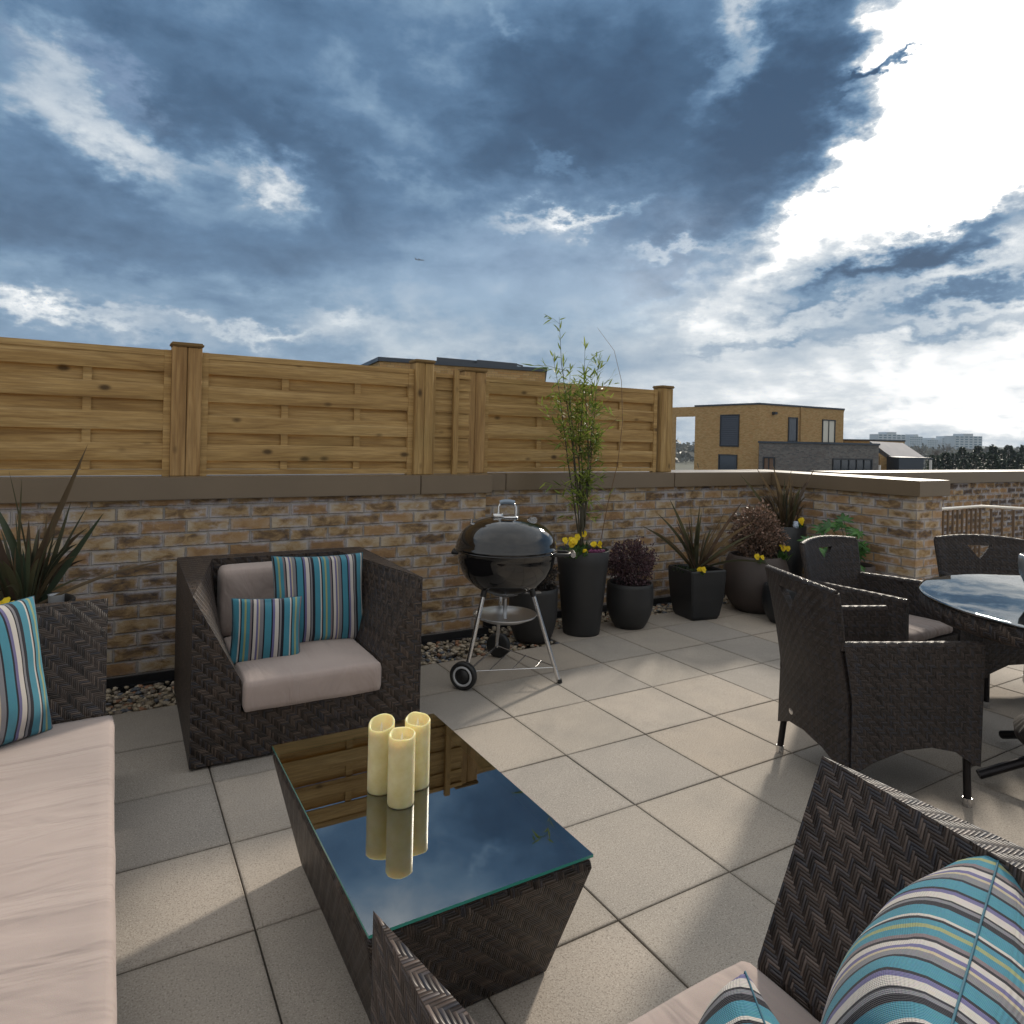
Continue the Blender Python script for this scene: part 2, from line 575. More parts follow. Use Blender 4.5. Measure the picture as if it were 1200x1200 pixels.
def paving_mat():
    m, nt, b = mat("concrete_paving")
    t = nt.nodes.new('ShaderNodeTexCoord')
    sp = nt.nodes.new('ShaderNodeSeparateXYZ')
    nt.links.new(t.outputs['Object'], sp.inputs[0])
    X, Y = N(nt, sp.outputs[0]), N(nt, sp.outputs[1])
    w = wnoise(nt, (X / .45).floor(), (Y / .45).floor(), X * 0)
    r = N(nt, w.outputs[0])
    base = ramp(nt, r, [(0, (.335, .305, .275)), (.3, (.40, .355, .305)), (.65, (.43, .365, .30)), (1, (.455, .40, .345))])
    n = noise_n(nt, t.outputs['Object'], 3.0, 5, .6)
    base = mixc(nt, N(nt, n.outputs[0]).step(.35, .7) * .35, base, (.25, .235, .215))
    sp1 = noise_n(nt, t.outputs['Object'], 190, 3, .7)
    base = mixc(nt, N(nt, sp1.outputs[0]).step(.50, .66) * .62, base, (.13, .11, .09))
    sp2 = noise_n(nt, t.outputs['Object'], 240, 2, .6)
    base = mixc(nt, N(nt, sp2.outputs[0]).step(.56, .68) * .6, base, (.62, .57, .50))
    # water marks and lichen patches
    wm = noise_n(nt, t.outputs['Object'], 1.1, 6, .65, 1.2)
    base = mixc(nt, N(nt, wm.outputs[0]).step(.52, .64) * .22, base, (.22, .205, .185))
    wm2 = noise_n(nt, t.outputs['Object'], 5.5, 5, .7, .5)
    base = mixc(nt, N(nt, wm2.outputs[0]).step(.62, .72) * .25, base, (.50, .46, .40))
    # grubby joints and little stains
    fx, fy = (X / .45).fract(), (Y / .45).fract()
    e = fx.min(1 - fx).min(fy.min(1 - fy)) * .45
    dn = noise_n(nt, t.outputs['Object'], 30, 4, .6)
    d = (1 - (e + (N(nt, dn.outputs[0]) - .5) * .03).step(.0, .02)) * .3
    base = mixc(nt, d, base, (.14, .12, .095))
    nt.links.new(base, b.inputs['Base Color'])
    b.inputs['Roughness'].default_value = .8
    b.inputs['Specular IOR Level'].default_value = .3
    bump(nt, b, N(nt, sp1.outputs[0]) + N(nt, dn.outputs[0]) * .5, .45, .003)
    return m


BR_COLS = [(.080, .062, .055), (.20, .130, .070), (.37, .255, .135), (.47, .385, .28)]
MT = dict(
    brick=brick_mat("stock_brick", BR_COLS, frost=.85),
    brick_far=brick_mat("buff_brick", [(.28, .18, .075), (.40, .26, .115), (.46, .305, .14), (.50, .34, .17)], mortar=(.36, .27, .16), frost=.0, far=True),
    brick_grey=brick_mat("grey_brick", [(.085, .085, .09), (.12, .12, .125), (.16, .155, .155), (.20, .195, .19)], mortar=(.2, .2, .2), frost=.1, far=True),
    coping=simple("brown_metal_coping", (.165, .122, .078), .36, .0, .08, 3, spec=.6),
    membrane=simple("black_membrane", (.012, .013, .016), .35, 0, .2, 5),
    rattan=weave_mat("dark_rattan", cell=.0062, nf=5, strength=1.0, rough=.42),
    rattan_big=weave_mat("dark_rattan_wide", cell=.0058, nf=5, strength=1.0, rough=.40, cols=((.018, .013, .012), (.056, .040, .033), (.150, .112, .095))),
    rattan_chair=weave_mat("fine_dark_rattan", cell=.0055, nf=4, strength=.7, rough=.5, cols=((.015, .012, .011), (.032, .024, .021), (.060, .047, .043))),
    stripe=stripe_mat("striped_canvas"),
    beige=fabric_mat("beige_canvas", (.40, .325, .295)),
    grey_fabric=fabric_mat("taupe_canvas", (.30, .245, .225)),
    wood=wood_mat("pine_board"),
    wood_v=wood_mat("pine_post", axis=2, tint=.95),
    wood_red=wood_mat("pine_post_reddish", axis=2, tint=.92, red=.35),
    wood_cap=wood_mat("pine_cap_green", axis=0, tint=.5),
    glass=glass_top_mat("clear_glass"),
    glass2=glass_top_mat("reflective_glass", ior=4.5),
    glass_edge=simple("green_glass_edge", (.05, .30, .24), .1, spec=.8),
    paving=paving_mat(),
    pot=simple("charcoal_clay", (.022, .022, .023), .55, 0, .25, 4, bumps=.15, bscale=40),
    pot_blk=simple("black_clay", (.012, .014, .017), .42, 0, .25, 5),
    pot_brown=simple("ribbed_brown_clay", (.055, .042, .038), .6, 0, .2, 6),
    soil=simple("potting_soil", (.03, .02, .014), .95, 0, .4, 40, bumps=1, bscale=90),
    enamel=simple("black_enamel", (.006, .006, .007), .06, 0, coat=.6),
    steel=simple("polished_steel", (.62, .62, .63), .22, 1, .1, 10),
    alu=simple("dull_aluminium", (.50, .51, .53), .32, 1, .12, 6),
    plastic=simple("black_plastic", (.014, .014, .015), .45),
    plastic_w=simple("pale_grey_plastic", (.50, .51, .53), .4),
    chrome_grip=simple("grey_grip", (.20, .25, .31), .3, .5),
    legmetal=simple("dark_leg_metal", (.02, .018, .02), .35, .6),
    render_w=simple("white_render", (.7, .7, .7), .8, 0, .05, 2),
    win=simple("dark_window_glass", (.03, .04, .06), .08, 0, spec=.8),
    shutter=simple("slate_shutter", (.05, .06, .085), .5, 0, .1, 3),
    frame=simple("dark_window_frame", (.03, .035, .045), .5),
    slate=simple("pale_roof_metal", (.42, .38, .36), .45, .0, .12, 1.5),
    zinc=simple("dark_zinc", (.06, .075, .10), .45, .3, .1, 1),
    tower=simple("tower_render", (.46, .52, .58), .8, 0, .1, .05),
    rail=simple("bright_rail", (.75, .72, .66), .3, .3),
    bal=simple("brown_baluster", (.13, .085, .05), .5),
    ground=simple("grass_ground", (.07, .075, .05), .95, 0, .4, .02),
    bark=simple("bark", (.06, .045, .035), .9, 0, .3, 20),
)


def wax_mat():
    m, nt, b = mat("ivory_wax")
    b.inputs['Base Color'].default_value = (.80, .70, .36, 1)
    b.inputs['Roughness'].default_value = .42
    b.inputs['Subsurface Weight'].default_value = .6
    b.inputs['Subsurface Radius'].default_value = (.03, .02, .008)
    b.inputs['Subsurface Scale'].default_value = .6
    t = nt.nodes.new('ShaderNodeTexCoord')
    n = noise_n(nt, t.outputs['Object'], 25, 4)
    c = ramp(nt, n.outputs[0], [(.3, (.74, .63, .30)), (.7, (.86, .78, .46))])
    nt.links.new(c, b.inputs['Base Color'])
    bump(nt, b, n.outputs[0], .2, .004)
    return m


MT['wax'] = wax_mat()
MT['wick'] = simple("flame_plastic", (.75, .70, .60), .4)
MT['phor'] = leaf_mat("bronze_green_blade", (.045, .05, .032), (.10, .095, .05), 9)
MT['phor_brown'] = leaf_mat("bronze_blade", (.075, .05, .035), (.15, .11, .06), 9)
MT['phor_green'] = leaf_mat("grey_green_blade", (.04, .06, .04), (.10, .12, .065), 7)
MT['bamboo'] = leaf_mat("bamboo_leaf", (.11, .18, .03), (.34, .40, .08), 9, trans=.4)
MT['culm'] = simple("bamboo_culm", (.05, .045, .025), .5, 0, .3, 12)
MT['cane'] = simple("dry_cane", (.16, .09, .045), .6)
MT['heuch'] = leaf_mat("purple_leaf", (.035, .018, .024), (.13, .075, .085), 40, trans=.15)
MT['bushy'] = leaf_mat("bronze_pink_leaf", (.06, .045, .03), (.34, .22, .17), 14, trans=.2)
MT['bushy2'] = leaf_mat("dark_shrub_leaf", (.02, .02, .018), (.06, .045, .04), 30, trans=.1)
MT['green'] = leaf_mat("fresh_leaf", (.03, .08, .02), (.10, .20, .05), 10, trans=.3)
MT['fatsia'] = leaf_mat("glossy_palm_leaf", (.035, .10, .035), (.10, .24, .06), 6, rough=.35, trans=.3)
MT['yellow'] = leaf_mat("yellow_petal", (.75, .50, .01), (.92, .74, .03), 12, trans=.25)
MT['heather'] = leaf_mat("heather_bloom", (.16, .03, .10), (.36, .10, .24), 60, trans=.2)
MT['pinef'] = leaf_mat("dark_evergreen", (.018, .032, .018), (.05, .075, .038), .8, trans=.1)
MT['twig'] = simple("bare_twigs", (.12, .095, .08), .9)
MT['seam'] = simple("teal_welt", (.03, .12, .17), .8)

# ------------------------------------------------------------ mesh helpers
class MB:
    """collects geometry, one MB becomes one mesh object"""
    def __init__(s):
        s.v, s.f, s.uv, s.mi, s.sm = [], [], [], [], []

    def face(s, pts, uv=None, mi=0, sm=False):
        b = len(s.v)
        s.v += [tuple(p) for p in pts]
        s.f.append(tuple(range(b, b + len(pts))))
        s.uv.append(uv)
        s.mi.append(mi)
        s.sm.append(sm)

    def grid(s, P, uvf=None, mi=0, sm=True, closed_u=False, flip=False):
        """P[i][j] points -> shared-vertex quad grid"""
        b = len(s.v)
        nu, nv = len(P), len(P[0])
        for r in P:
            s.v += [tuple(p) for p in r]
        for i in range(nu - (0 if closed_u else 1)):
            i2 = (i + 1) % nu
            for j in range(nv - 1):
                q = [b + i * nv + j, b + i2 * nv + j, b + i2 * nv + j + 1, b + i * nv + j + 1]
                uvq = None
                if uvf:
                    uvq = [uvf(i, j), uvf(i + 1, j), uvf(i + 1, j + 1), uvf(i, j + 1)]
                if flip:
                    q.reverse()
                    uvq and uvq.reverse()
                s.f.append(tuple(q))
                s.uv.append(uvq)
                s.mi.append(mi)
                s.sm.append(sm)

    def box(s, a, b, mi=0, skip=()):
        x0, y0, z0 = a
        x1, y1, z1 = b
        F = {'-z': [(x0, y0, z0), (x0, y1, z0), (x1, y1, z0), (x1, y0, z0)], '+z': [(x0, y0, z1), (x1, y0, z1), (x1, y1, z1), (x0, y1, z1)],
             '-y': [(x0, y0, z0), (x1, y0, z0), (x1, y0, z1), (x0, y0, z1)], '+y': [(x1, y1, z0), (x0, y1, z0), (x0, y1, z1), (x1, y1, z1)],
             '-x': [(x0, y1, z0), (x0, y0, z0), (x0, y0, z1), (x0, y1, z1)], '+x': [(x1, y0, z0), (x1, y1, z0), (x1, y1, z1), (x1, y0, z1)]}
        for k, p in F.items():
            if k not in skip:
                s.face(p, mi=mi)

    def prism(s, poly, z0, z1, mi=0):
        """poly: ccw xy list"""
        n = len(poly)
        s.face([(x, y, z1) for x, y in poly], mi=mi)
        s.face([(x, y, z0) for x, y in reversed(poly)], mi=mi)
        for i in range(n):
            (x0, y0), (x1, y1) = poly[i], poly[(i + 1) % n]
            s.face([(x0, y0, z0), (x1, y1, z0), (x1, y1, z1), (x0, y0, z1)], mi=mi)

    def lathe(s, prof, n=32, c=(0, 0, 0), mi=0, sm=True, uvs_=False):
        P = []
        for i in range(n):
            a = 2 * pi * i / n
            P.append([(c[0] + r * cos(a), c[1] + r * sin(a), c[2] + z) for r, z in prof])
        L = [0]
        for k in range(1, len(prof)):
            L.append(L[-1] + math.dist(prof[k], prof[k - 1]))
        R = max(r for r, z in prof)
        s.grid(P, (lambda i, j: (i / n * 2 * pi * R, L[j])), mi, sm, closed_u=True)

    def tube(s, pts, r, n=8, mi=0, cap=True):
        """r: number or list"""
        pts = [Vector(p) for p in pts]
        rs = r if isinstance(r, (list, tuple)) else [r] * len(pts)
        P = []
        ref = Vector((0, 0, 1))
        t0 = (pts[1] - pts[0]).normalized()
        if abs(t0.dot(ref)) > .9:
            ref = Vector((1, 0, 0))
        nrm = t0.cross(ref).normalized()
        for i, p in enumerate(pts):
            t = (pts[min(i + 1, len(pts) - 1)] - pts[max(i - 1, 0)]).normalized()
            nrm = (nrm - t * nrm.dot(t)).normalized()
            bn = t.cross(nrm)
            P.append([p + (nrm * cos(2 * pi * k / n) + bn * sin(2 * pi * k / n)) * rs[i] for k in range(n)])
        PT = [[P[i][k] for i in range(len(pts))] for k in range(n)]
        s.grid(PT, None, mi, True, closed_u=True, flip=True)
        if cap:
            s.face(list(reversed(P[0])), mi=mi)
            s.face(P[-1], mi=mi)

    def build(s, name, m, parent=None, bevel=0, bseg=2, auto=None, weld=False, subsurf=0):
        me = bpy.data.meshes.new(name)
        me.from_pydata(s.v, [], s.f)
        ul = me.uv_layers.new(name="UVMap")
        dat = [0.0] * (len(me.loops) * 2)
        for p in me.polygons:
            uv = s.uv[p.index]
            if uv is None:
                nn = p.normal
                ax = max(range(3), key=lambda q: abs(nn[q]))
                for li, vi in zip(p.loop_indices, p.vertices):
                    x, y, z = s.v[vi]
                    a, b_ = ((y, z), (x, z), (x, y))[ax]
                    dat[2 * li], dat[2 * li + 1] = a, b_
            else:
                for li, q in zip(p.loop_indices, uv):
                    dat[2 * li], dat[2 * li + 1] = q
        ul.data.foreach_set('uv', dat)
        me.polygons.foreach_set('material_index', s.mi)
        me.polygons.foreach_set('use_smooth', s.sm)
        for q in (m if isinstance(m, (list, tuple)) else [m]):
            me.materials.append(q)
        o = bpy.data.objects.new(name, me)
        COL.objects.link(o)
        if parent is not None:
            o.parent = parent
        if bevel or weld:
            bm = bmesh.new()
            bm.from_mesh(me)
            bmesh.ops.remove_doubles(bm, verts=bm.verts, dist=1e-5)
            if bevel:
                es = [e for e in bm.edges if len(e.link_faces) == 2 and e.calc_face_angle(0) > .5]
                bmesh.ops.bevel(bm, geom=es, offset=bevel, segments=bseg, affect='EDGES', clamp_overlap=True)
            bm.to_mesh(me)
            bm.free()
        me.update()
        return o


def tag(o, label=None, cat=None, group=None, kind=None):
    for k, v in (('label', label), ('category', cat), ('group', group), ('kind', kind)):
        if v:
            o[k] = v
    return o


def empty(name, loc, rz=0.0, label=None, cat=None, group=None):
    o = bpy.data.objects.new(name, None)
    COL.objects.link(o)
    o.location = loc
    o.rotation_euler = (0, 0, rz)
    o.empty_display_size = .1
    return tag(o, label, cat, group)


def copy_tree(o, parent=None):
    kids = [c for c in bpy.data.objects if c.parent == o]
    c = o.copy()
    COL.objects.link(c)
    if parent:
        c.parent = parent
    for k in kids:
        copy_tree(k, c)
    return c


def hollow_tex(o):
    pass


R = random.Random(7)

# ------------------------------------------------------------ terrace floor
def paving():
    mb = MB()
    g = .0024
    T = .45
    for i in range(-8, 22):
        for j in range(-14, 3):
            x0, x1, y0, y1 = i * T + g, (i + 1) * T - g, j * T + g, (j + 1) * T - g
            if j >= 1 and i < 2:
                continue
            if j >= 2:
                continue
            if i >= 8 and j >= -1 and x0 > 3.6:
                pass
            if j == 1 and i >= 2:
                y1 = .74
            dz = [R.uniform(-.0012, .0012) for _ in range(4)]
            b = .0025
            c = [(x0, y0), (x1, y0), (x1, y1), (x0, y1)]
            ins = [(x0 + b, y0 + b), (x1 - b, y0 + b), (x1 - b, y1 - b), (x0 + b, y1 - b)]
            topv = [(p[0], p[1], dz[k]) for k, p in enumerate(ins)]
            mid = [(p[0], p[1], dz[k] - b * .7) for k, p in enumerate(c)]
            low = [(p[0], p[1], -.045) for p in c]
            mb.face(topv)
            for k in range(4):
                k2 = (k + 1) % 4
                mb.face([mid[k], mid[k2], topv[k2], topv[k]])
                mb.face([low[k], low[k2], mid[k2], mid[k]])
    o = mb.build('pavement', MT['paving'])
    tag(o, kind='structure')
    mb = MB()
    mb.box((-4.2, -6.6, -.35), (9.9, 1.42, -.047))
    o = mb.build('roof_deck', simple("dark_grit", (.10, .085, .07), .95, 0, .3, 30))
    tag(o, kind='structure')


paving()


def gravel():
    """river pebbles in the drainage strip along the wall"""
    shapes = []
    for k in range(5):
        bm = bmesh.new()
        bmesh.ops.create_icosphere(bm, subdivisions=1, radius=1)
        rr = random.Random(k)
        sx, sy, sz = rr.uniform(.75, 1.25), rr.uniform(.6, .9), rr.uniform(.4, .6)
        for v in bm.verts:
            j = 1 + rr.uniform(-.10, .10)
            v.co = Vector((v.co.x * sx * j, v.co.y * sy * j, v.co.z * sz * j))
        shapes.append(([v.co.copy() for v in bm.verts], [[v.index for v in f.verts] for f in bm.faces]))
        bm.free()
    V, F, MI = [], [], []
    rr = random.Random(3)

    def put(x, y, z, s):
        vs, fs = shapes[rr.randrange(5)]
        m = Matrix.Rotation(rr.uniform(0, 6.3), 3, 'Z') @ Matrix.Rotation(rr.uniform(-.5, .5), 3, 'X') * s
        b = len(V)
        for v in vs:
            q = m @ v
            V.append((q.x + x, q.y + y, q.z + z))
        mi = rr.choices(range(5), [4, 3, 2.5, 1.5, 1.2])[0]
        for f in fs:
            F.append([b + i for i in f])
            MI.append(mi)
    for lay in range(2):
        n = 3900 if lay else 2600
        for _ in range(n):
            x = rr.uniform(-3.4, 3.6)
            ymax = .84 if x < .57 else .985
            y0 = .455 if x < .9 else .74
            y = rr.uniform(y0 + .01, ymax)
            put(x, y, -.035 + lay * rr.uniform(.012, .034), rr.uniform(.011, .025))
    me = bpy.data.meshes.new('gravel')
    me.from_pydata(V, [], F)
    me.polygons.foreach_set('material_index', MI)
    me.polygons.foreach_set('use_smooth', [True] * len(F))
    for k, c in enumerate([(.34, .28, .20), (.42, .36, .28), (.20, .17, .14), (.12, .13, .15), (.28, .15, .09)]):
        me.materials.append(leaf_mat("pebble_%d" % k if False else "river_pebble", tuple(q * .85 for q in c), tuple(min(.8, q * 1.35) for q in c), 60, rough=.6, trans=0))
    o = bpy.data.objects.new('gravel', me)
    COL.objects.link(o)
    tag(o, 'mixed river pebbles filling the strip at the foot of the brick parapet', 'gravel', kind='stuff')


gravel()

# ------------------------------------------------------------ parapet walls
ZC0, ZC1 = .985, 1.11


def coping_piece(mb, x0, x1, y0, y1, axis='x'):
    mb.box((x0, y0, ZC0), (x1, y1, ZC1))


w = empty('brick_parapet', (0, .87, 0), 0, 'long brick parapet with brown metal coping running behind the armchair, barbecue and planters', 'wall')
mb = MB()
mb.box((-4.6, 0, -.3), (.535, .36, ZC0))
mb.build('brickwork', MT['brick'], w)
mb = MB()
# set-back part, UV kept in metres
mb.box((.5352, .155, -.3), (3.70, .515, ZC0 - .0005))
mb.build('brickwork', MT['brick'], w)
for (x0, x1) in ((-4.6, -2.402), (-2.398, .028), (.032, .565)):
    mb = MB()
    mb.box((x0, -.04, ZC0 + .0008), (x1, .41, ZC1))
    mb.build('coping', MT['coping'], w, bevel=.004)
for (x0, x1) in ((.567, .76), (.764, 2.42), (2.424, 3.658)):
    mb = MB()
    mb.box((x0, .115, ZC0 + .0008), (x1, .565, ZC1 - .001))
    mb.build('coping', MT['coping'], w, bevel=.004)
mb = MB()
mb.box((-4.6, -.018, -.046), (.553, -.0005, .045))
mb.box((-4.6, -.034, -.046), (.569, -.0185, .0))
mb.box((.5535, -.018, -.046), (.571, .137, .0448))
mb.box((.5715, .137, -.046), (3.69, .1545, .045))
mb.box((.5715, .121, -.046), (3.66, .1365, .0))
mb.build('damp_proof_strip', MT['membrane'], w)

w = empty('brick_return_wall', (3.70, -.34, 0), 0, 'short brick return wall at right angles, ending in a frosted brick pier beside the dining chairs', 'wall')
mb = MB()
mb.box((0, 0, -.3), (.37, 1.3645, ZC0))
mb.build('brickwork', MT['brick'], w)
mb = MB()
mb.box((-.04, -.04, ZC0 + .0008), (.41, 1.77, ZC1 + .0005))
mb.build('coping', MT['coping'], w, bevel=.004)

# next terrace's parapet beyond
w = empty('neighbouring_parapet', (5.0, 1.15, 0), 0, 'brick parapet of the next terrace, far right behind the end pier, with pale topped coping', 'wall')
mb = MB()
mb.box((0, 0, -1.6), (9, .3, .95))
mb.build('brickwork', brick_mat("mixed_far_brick", BR_COLS, frost=1.0, bias=-.2), w)
mb = MB()
mb.box((-.03, -.05, .951), (9, .37, 1.09))
mb.build('coping', MT['coping'], w, bevel=.004)
mb = MB()
mb.box((-.03, .372, .951), (9, .95, 1.0))
mb.build('ledge', MT['coping'], w, bevel=.004)

# balustrade at the stair beyond the pier
def balustrade():
    r = empty('balustrade', (5.45, .12, 0), 0, 'brown slatted balustrade with a bright handrail at the stairwell beyond the brick pier', 'railing')
    A, B, C = Vector((-1.1, -.02, .80)), Vector((.33, .05, .80)), Vector((.95, -.95, .80))
    mb = MB()
    mb.tube([A, B, C], .013, 8)
    mb.build('handrail', MT['rail'], r)
    mb = MB()
    for P, Q in ((A, B), (B, C)):
        n = int((Q - P).length / .09)
        for k in range(0 if P is A else 1, n + 1):
            p = P.lerp(Q, k / n)
            mb.box((p.x - .008, p.y - .008, -.15), (p.x + .008, p.y + .008, .785))
        mb.tube([P - Vector((0, 0, .72)), Q - Vector((0, 0, .72))], .012, 6)
    mb.build('baluster', MT['bal'], r)


balustrade()

# ------------------------------------------------------------ timber fence on the parapet
def fence():
    f = empty('wooden_fence', (-1.35, .95, ZC1), 0, 'honey coloured pine hit-and-miss fence panels with capped posts standing on the parapet coping', 'fence')
    ox, oy, oz = -1.35, .95, ZC1
    slat = [(1.690, 1.7805, 0), (1.612, 1.70, 1), (1.534, 1.624, 0), (1.45, 1.546, 1), (1.362, 1.462, 0), (1.28, 1.375, 1), (1.195, 1.29, 0), (1.13, 1.21, 1)]

    def panel(x0, x1, y, batt, z1=1.814):
        mb = MB()
        rr = random.Random(int(x0 * 100))
        sw = .036
        for a in (x0, x1 - sw):
            mb.box((a - ox, y - oy, .0), (a + sw - ox, y - oy + .045, z1 - oz - .0))
        xa, xb = x0 + sw - ox + .0005, x1 - sw - ox - .0005
        mb.box((xa, y - oy + .002, z1 - .033 - oz), (xb, y - oy + .043, z1 - oz - .001))
        mb.box((xa, y - oy + .002, .006), (xb, y - oy + .043, .036))
        for (a, b, back) in slat:
            yy = y - oy + (.034 if back else .004)
            j = rr.uniform(-.004, .004)
            a, b = a + j - oz, b + j - oz
            if a < .038:
                a = .038
            # gently bowed board
            P = []
            for (t, dyy) in ((0, .004), (.25, .001), (.5, 0), (.75, .001), (1, .004)):
                z = a + (b - a) * t
                P.append([(xa - .004, yy + dyy, z), (xb + .004, yy + dyy, z)])
            mb.grid(P, None, 0, True, flip=True)
            Q = [[(p[0], p[1] + .009, p[2]) for p in r_] for r_ in P]
            mb.grid(Q, None, 0, True)
            for e in (0, -1):
                mb.face([P[e][0], P[e][1], Q[e][1], Q[e][0]] if e == 0 else [P[e][1], P[e][0], Q[e][0], Q[e][1]])
        for bx in batt:
            mb.box((bx - .02 - ox, y - oy + .0165, .037), (bx + .02 - ox, y - oy + .0325, z1 - .034 - oz))
        mb.build('panel', MT['wood'], f)

    def post(x0, x1, y, z1, m, split=True):
        mb = MB()
        xm = (x0 + x1) / 2
        if split:
            mb.box((x0 - ox, y - oy - .03, 0), (xm - .0015 - ox, y - oy + .085, z1 - oz))
            mb.box((xm + .0015 - ox, y - oy - .026, 0), (x1 - ox, y - oy + .085, z1 - oz - .001))
        else:
            mb.box((x0 - ox, y - oy - .03, 0), (x1 - ox, y - oy + .085, z1 - oz))
        p = mb.build('post', m, f, bevel=.004, bseg=1)
        mb = MB()
        mb.box((x0 - .008 - ox, y - oy - .039, z1 - oz + .001), (x1 + .008 - ox, y - oy + .093, z1 - oz + .024))
        mb.build('cap', MT['wood_cap'], p, bevel=.007)

    panel(-3.27, -1.437, .945, (-2.8, -2.30, -1.835))
    post(-1.436, -1.283, .945, 1.835, MT['wood_red'])
    panel(-1.282, .012, .945, (-.815, -.365))
    post(.0135, .145, .945, 1.855, MT['wood_v'])
    # narrow filler where the wall steps back
    mb = MB()
    for (a, b, back) in slat:
        if not back:
            mb.box((.165 - ox, 1.000 - oy, a - oz), (.46 - ox, 1.011 - oy, b - oz))
        else:
            mb.box((.165 - ox, 1.013 - oy, a - oz), (.46 - ox, 1.023 - oy, b - oz))
    mb.box((.165 - ox, .985 - oy, 1.775 - oz), (.46 - ox, .999 - oy, 1.80 - oz))
    mb.box((.165 - ox, .985 - oy, .002), (.46 - ox, .999 - oy, .035))
    mb.build('filler_panel', MT['wood'], f)
    mb = MB()
    mb.box((.147 - ox, .955 - oy, 0), (.175 - ox, .984 - oy, 1.81 - oz))
    mb.box((.315 - ox, .955 - oy, 0), (.352 - ox, .984 - oy, 1.83 - oz))
    mb.build('batten', MT['wood_v'], f)
    post(.452, .625, 1.095, 1.84, MT['wood_red'])
    panel(.627, 2.31, 1.095, (1.12, 1.93), 1.812)
    post(2.335, 2.465, 1.095, 1.83, MT['wood_v'])


fence()

# ------------------------------------------------------------ woven lounge furniture
def noisev(p, s, seed=0):
    return noise.noise(Vector((p[0] * s + seed * 7.1, p[1] * s + seed * 3.7, p[2] * s)))


def soft_box(name, lo, hi, r, m, parent, crown=.0, n=14, wr=.004, seed=1, nz=5):
    """upholstered cushion: rounded box, domed top, gentle wrinkles"""
    lo, hi = Vector(lo), Vector(hi)
    c, h = (lo + hi) / 2, (hi - lo) / 2
    mb = MB()

    def pt(p):
        q = Vector(p)
        inner = Vector((max(-h[i] + r, min(h[i] - r, q[i])) for i in range(3)))
        inner = Vector([max(-(h[i] - r), min(h[i] - r, q[i])) for i in range(3)])
        d = q - inner
        if d.length > 1e-9:
            q = inner + d.normalized() * r
        ex = max(0, 1 - (q.x / h.x) ** 2) * max(0, 1 - (q.y / h.y) ** 2)
        if crown:
            q.z += crown * ex * (1 if q.z > 0 else -.2)
        k = noisev(q + c, 5, seed) * wr + noisev(q + c, 16, seed) * wr * .35
        return c + q + d.normalized() * k if d.length > 1e-9 else c + q

    def axisn(i):
        return [-1 + 2 * k / n for k in range(n + 1)]
    # sample spacing denser near edges
    def sm(t):
        return math.copysign(1 - (1 - abs(t)) ** 1.35, t)
    T = [sm(-1 + 2 * k / n) for k in range(n + 1)]
    Z = [-1 + 2 * k / nz for k in range(nz + 1)]
    for sgn in (1, -1):
        P = [[pt((a * h.x, b * h.y, sgn * h.z)) for b in T] for a in T]
        mb.grid(P, None, 0, True, flip=(sgn < 0))
        P = [[pt((a * h.x, sgn * h.y, b * h.z)) for b in Z] for a in T]
        mb.grid(P, None, 0, True, flip=(sgn > 0))
        P = [[pt((sgn * h.x, a * h.y, b * h.z)) for b in Z] for a in T]
        mb.grid(P, None, 0, True, flip=(sgn < 0))
    o = mb.build(name, m, parent, weld=True)
    return o


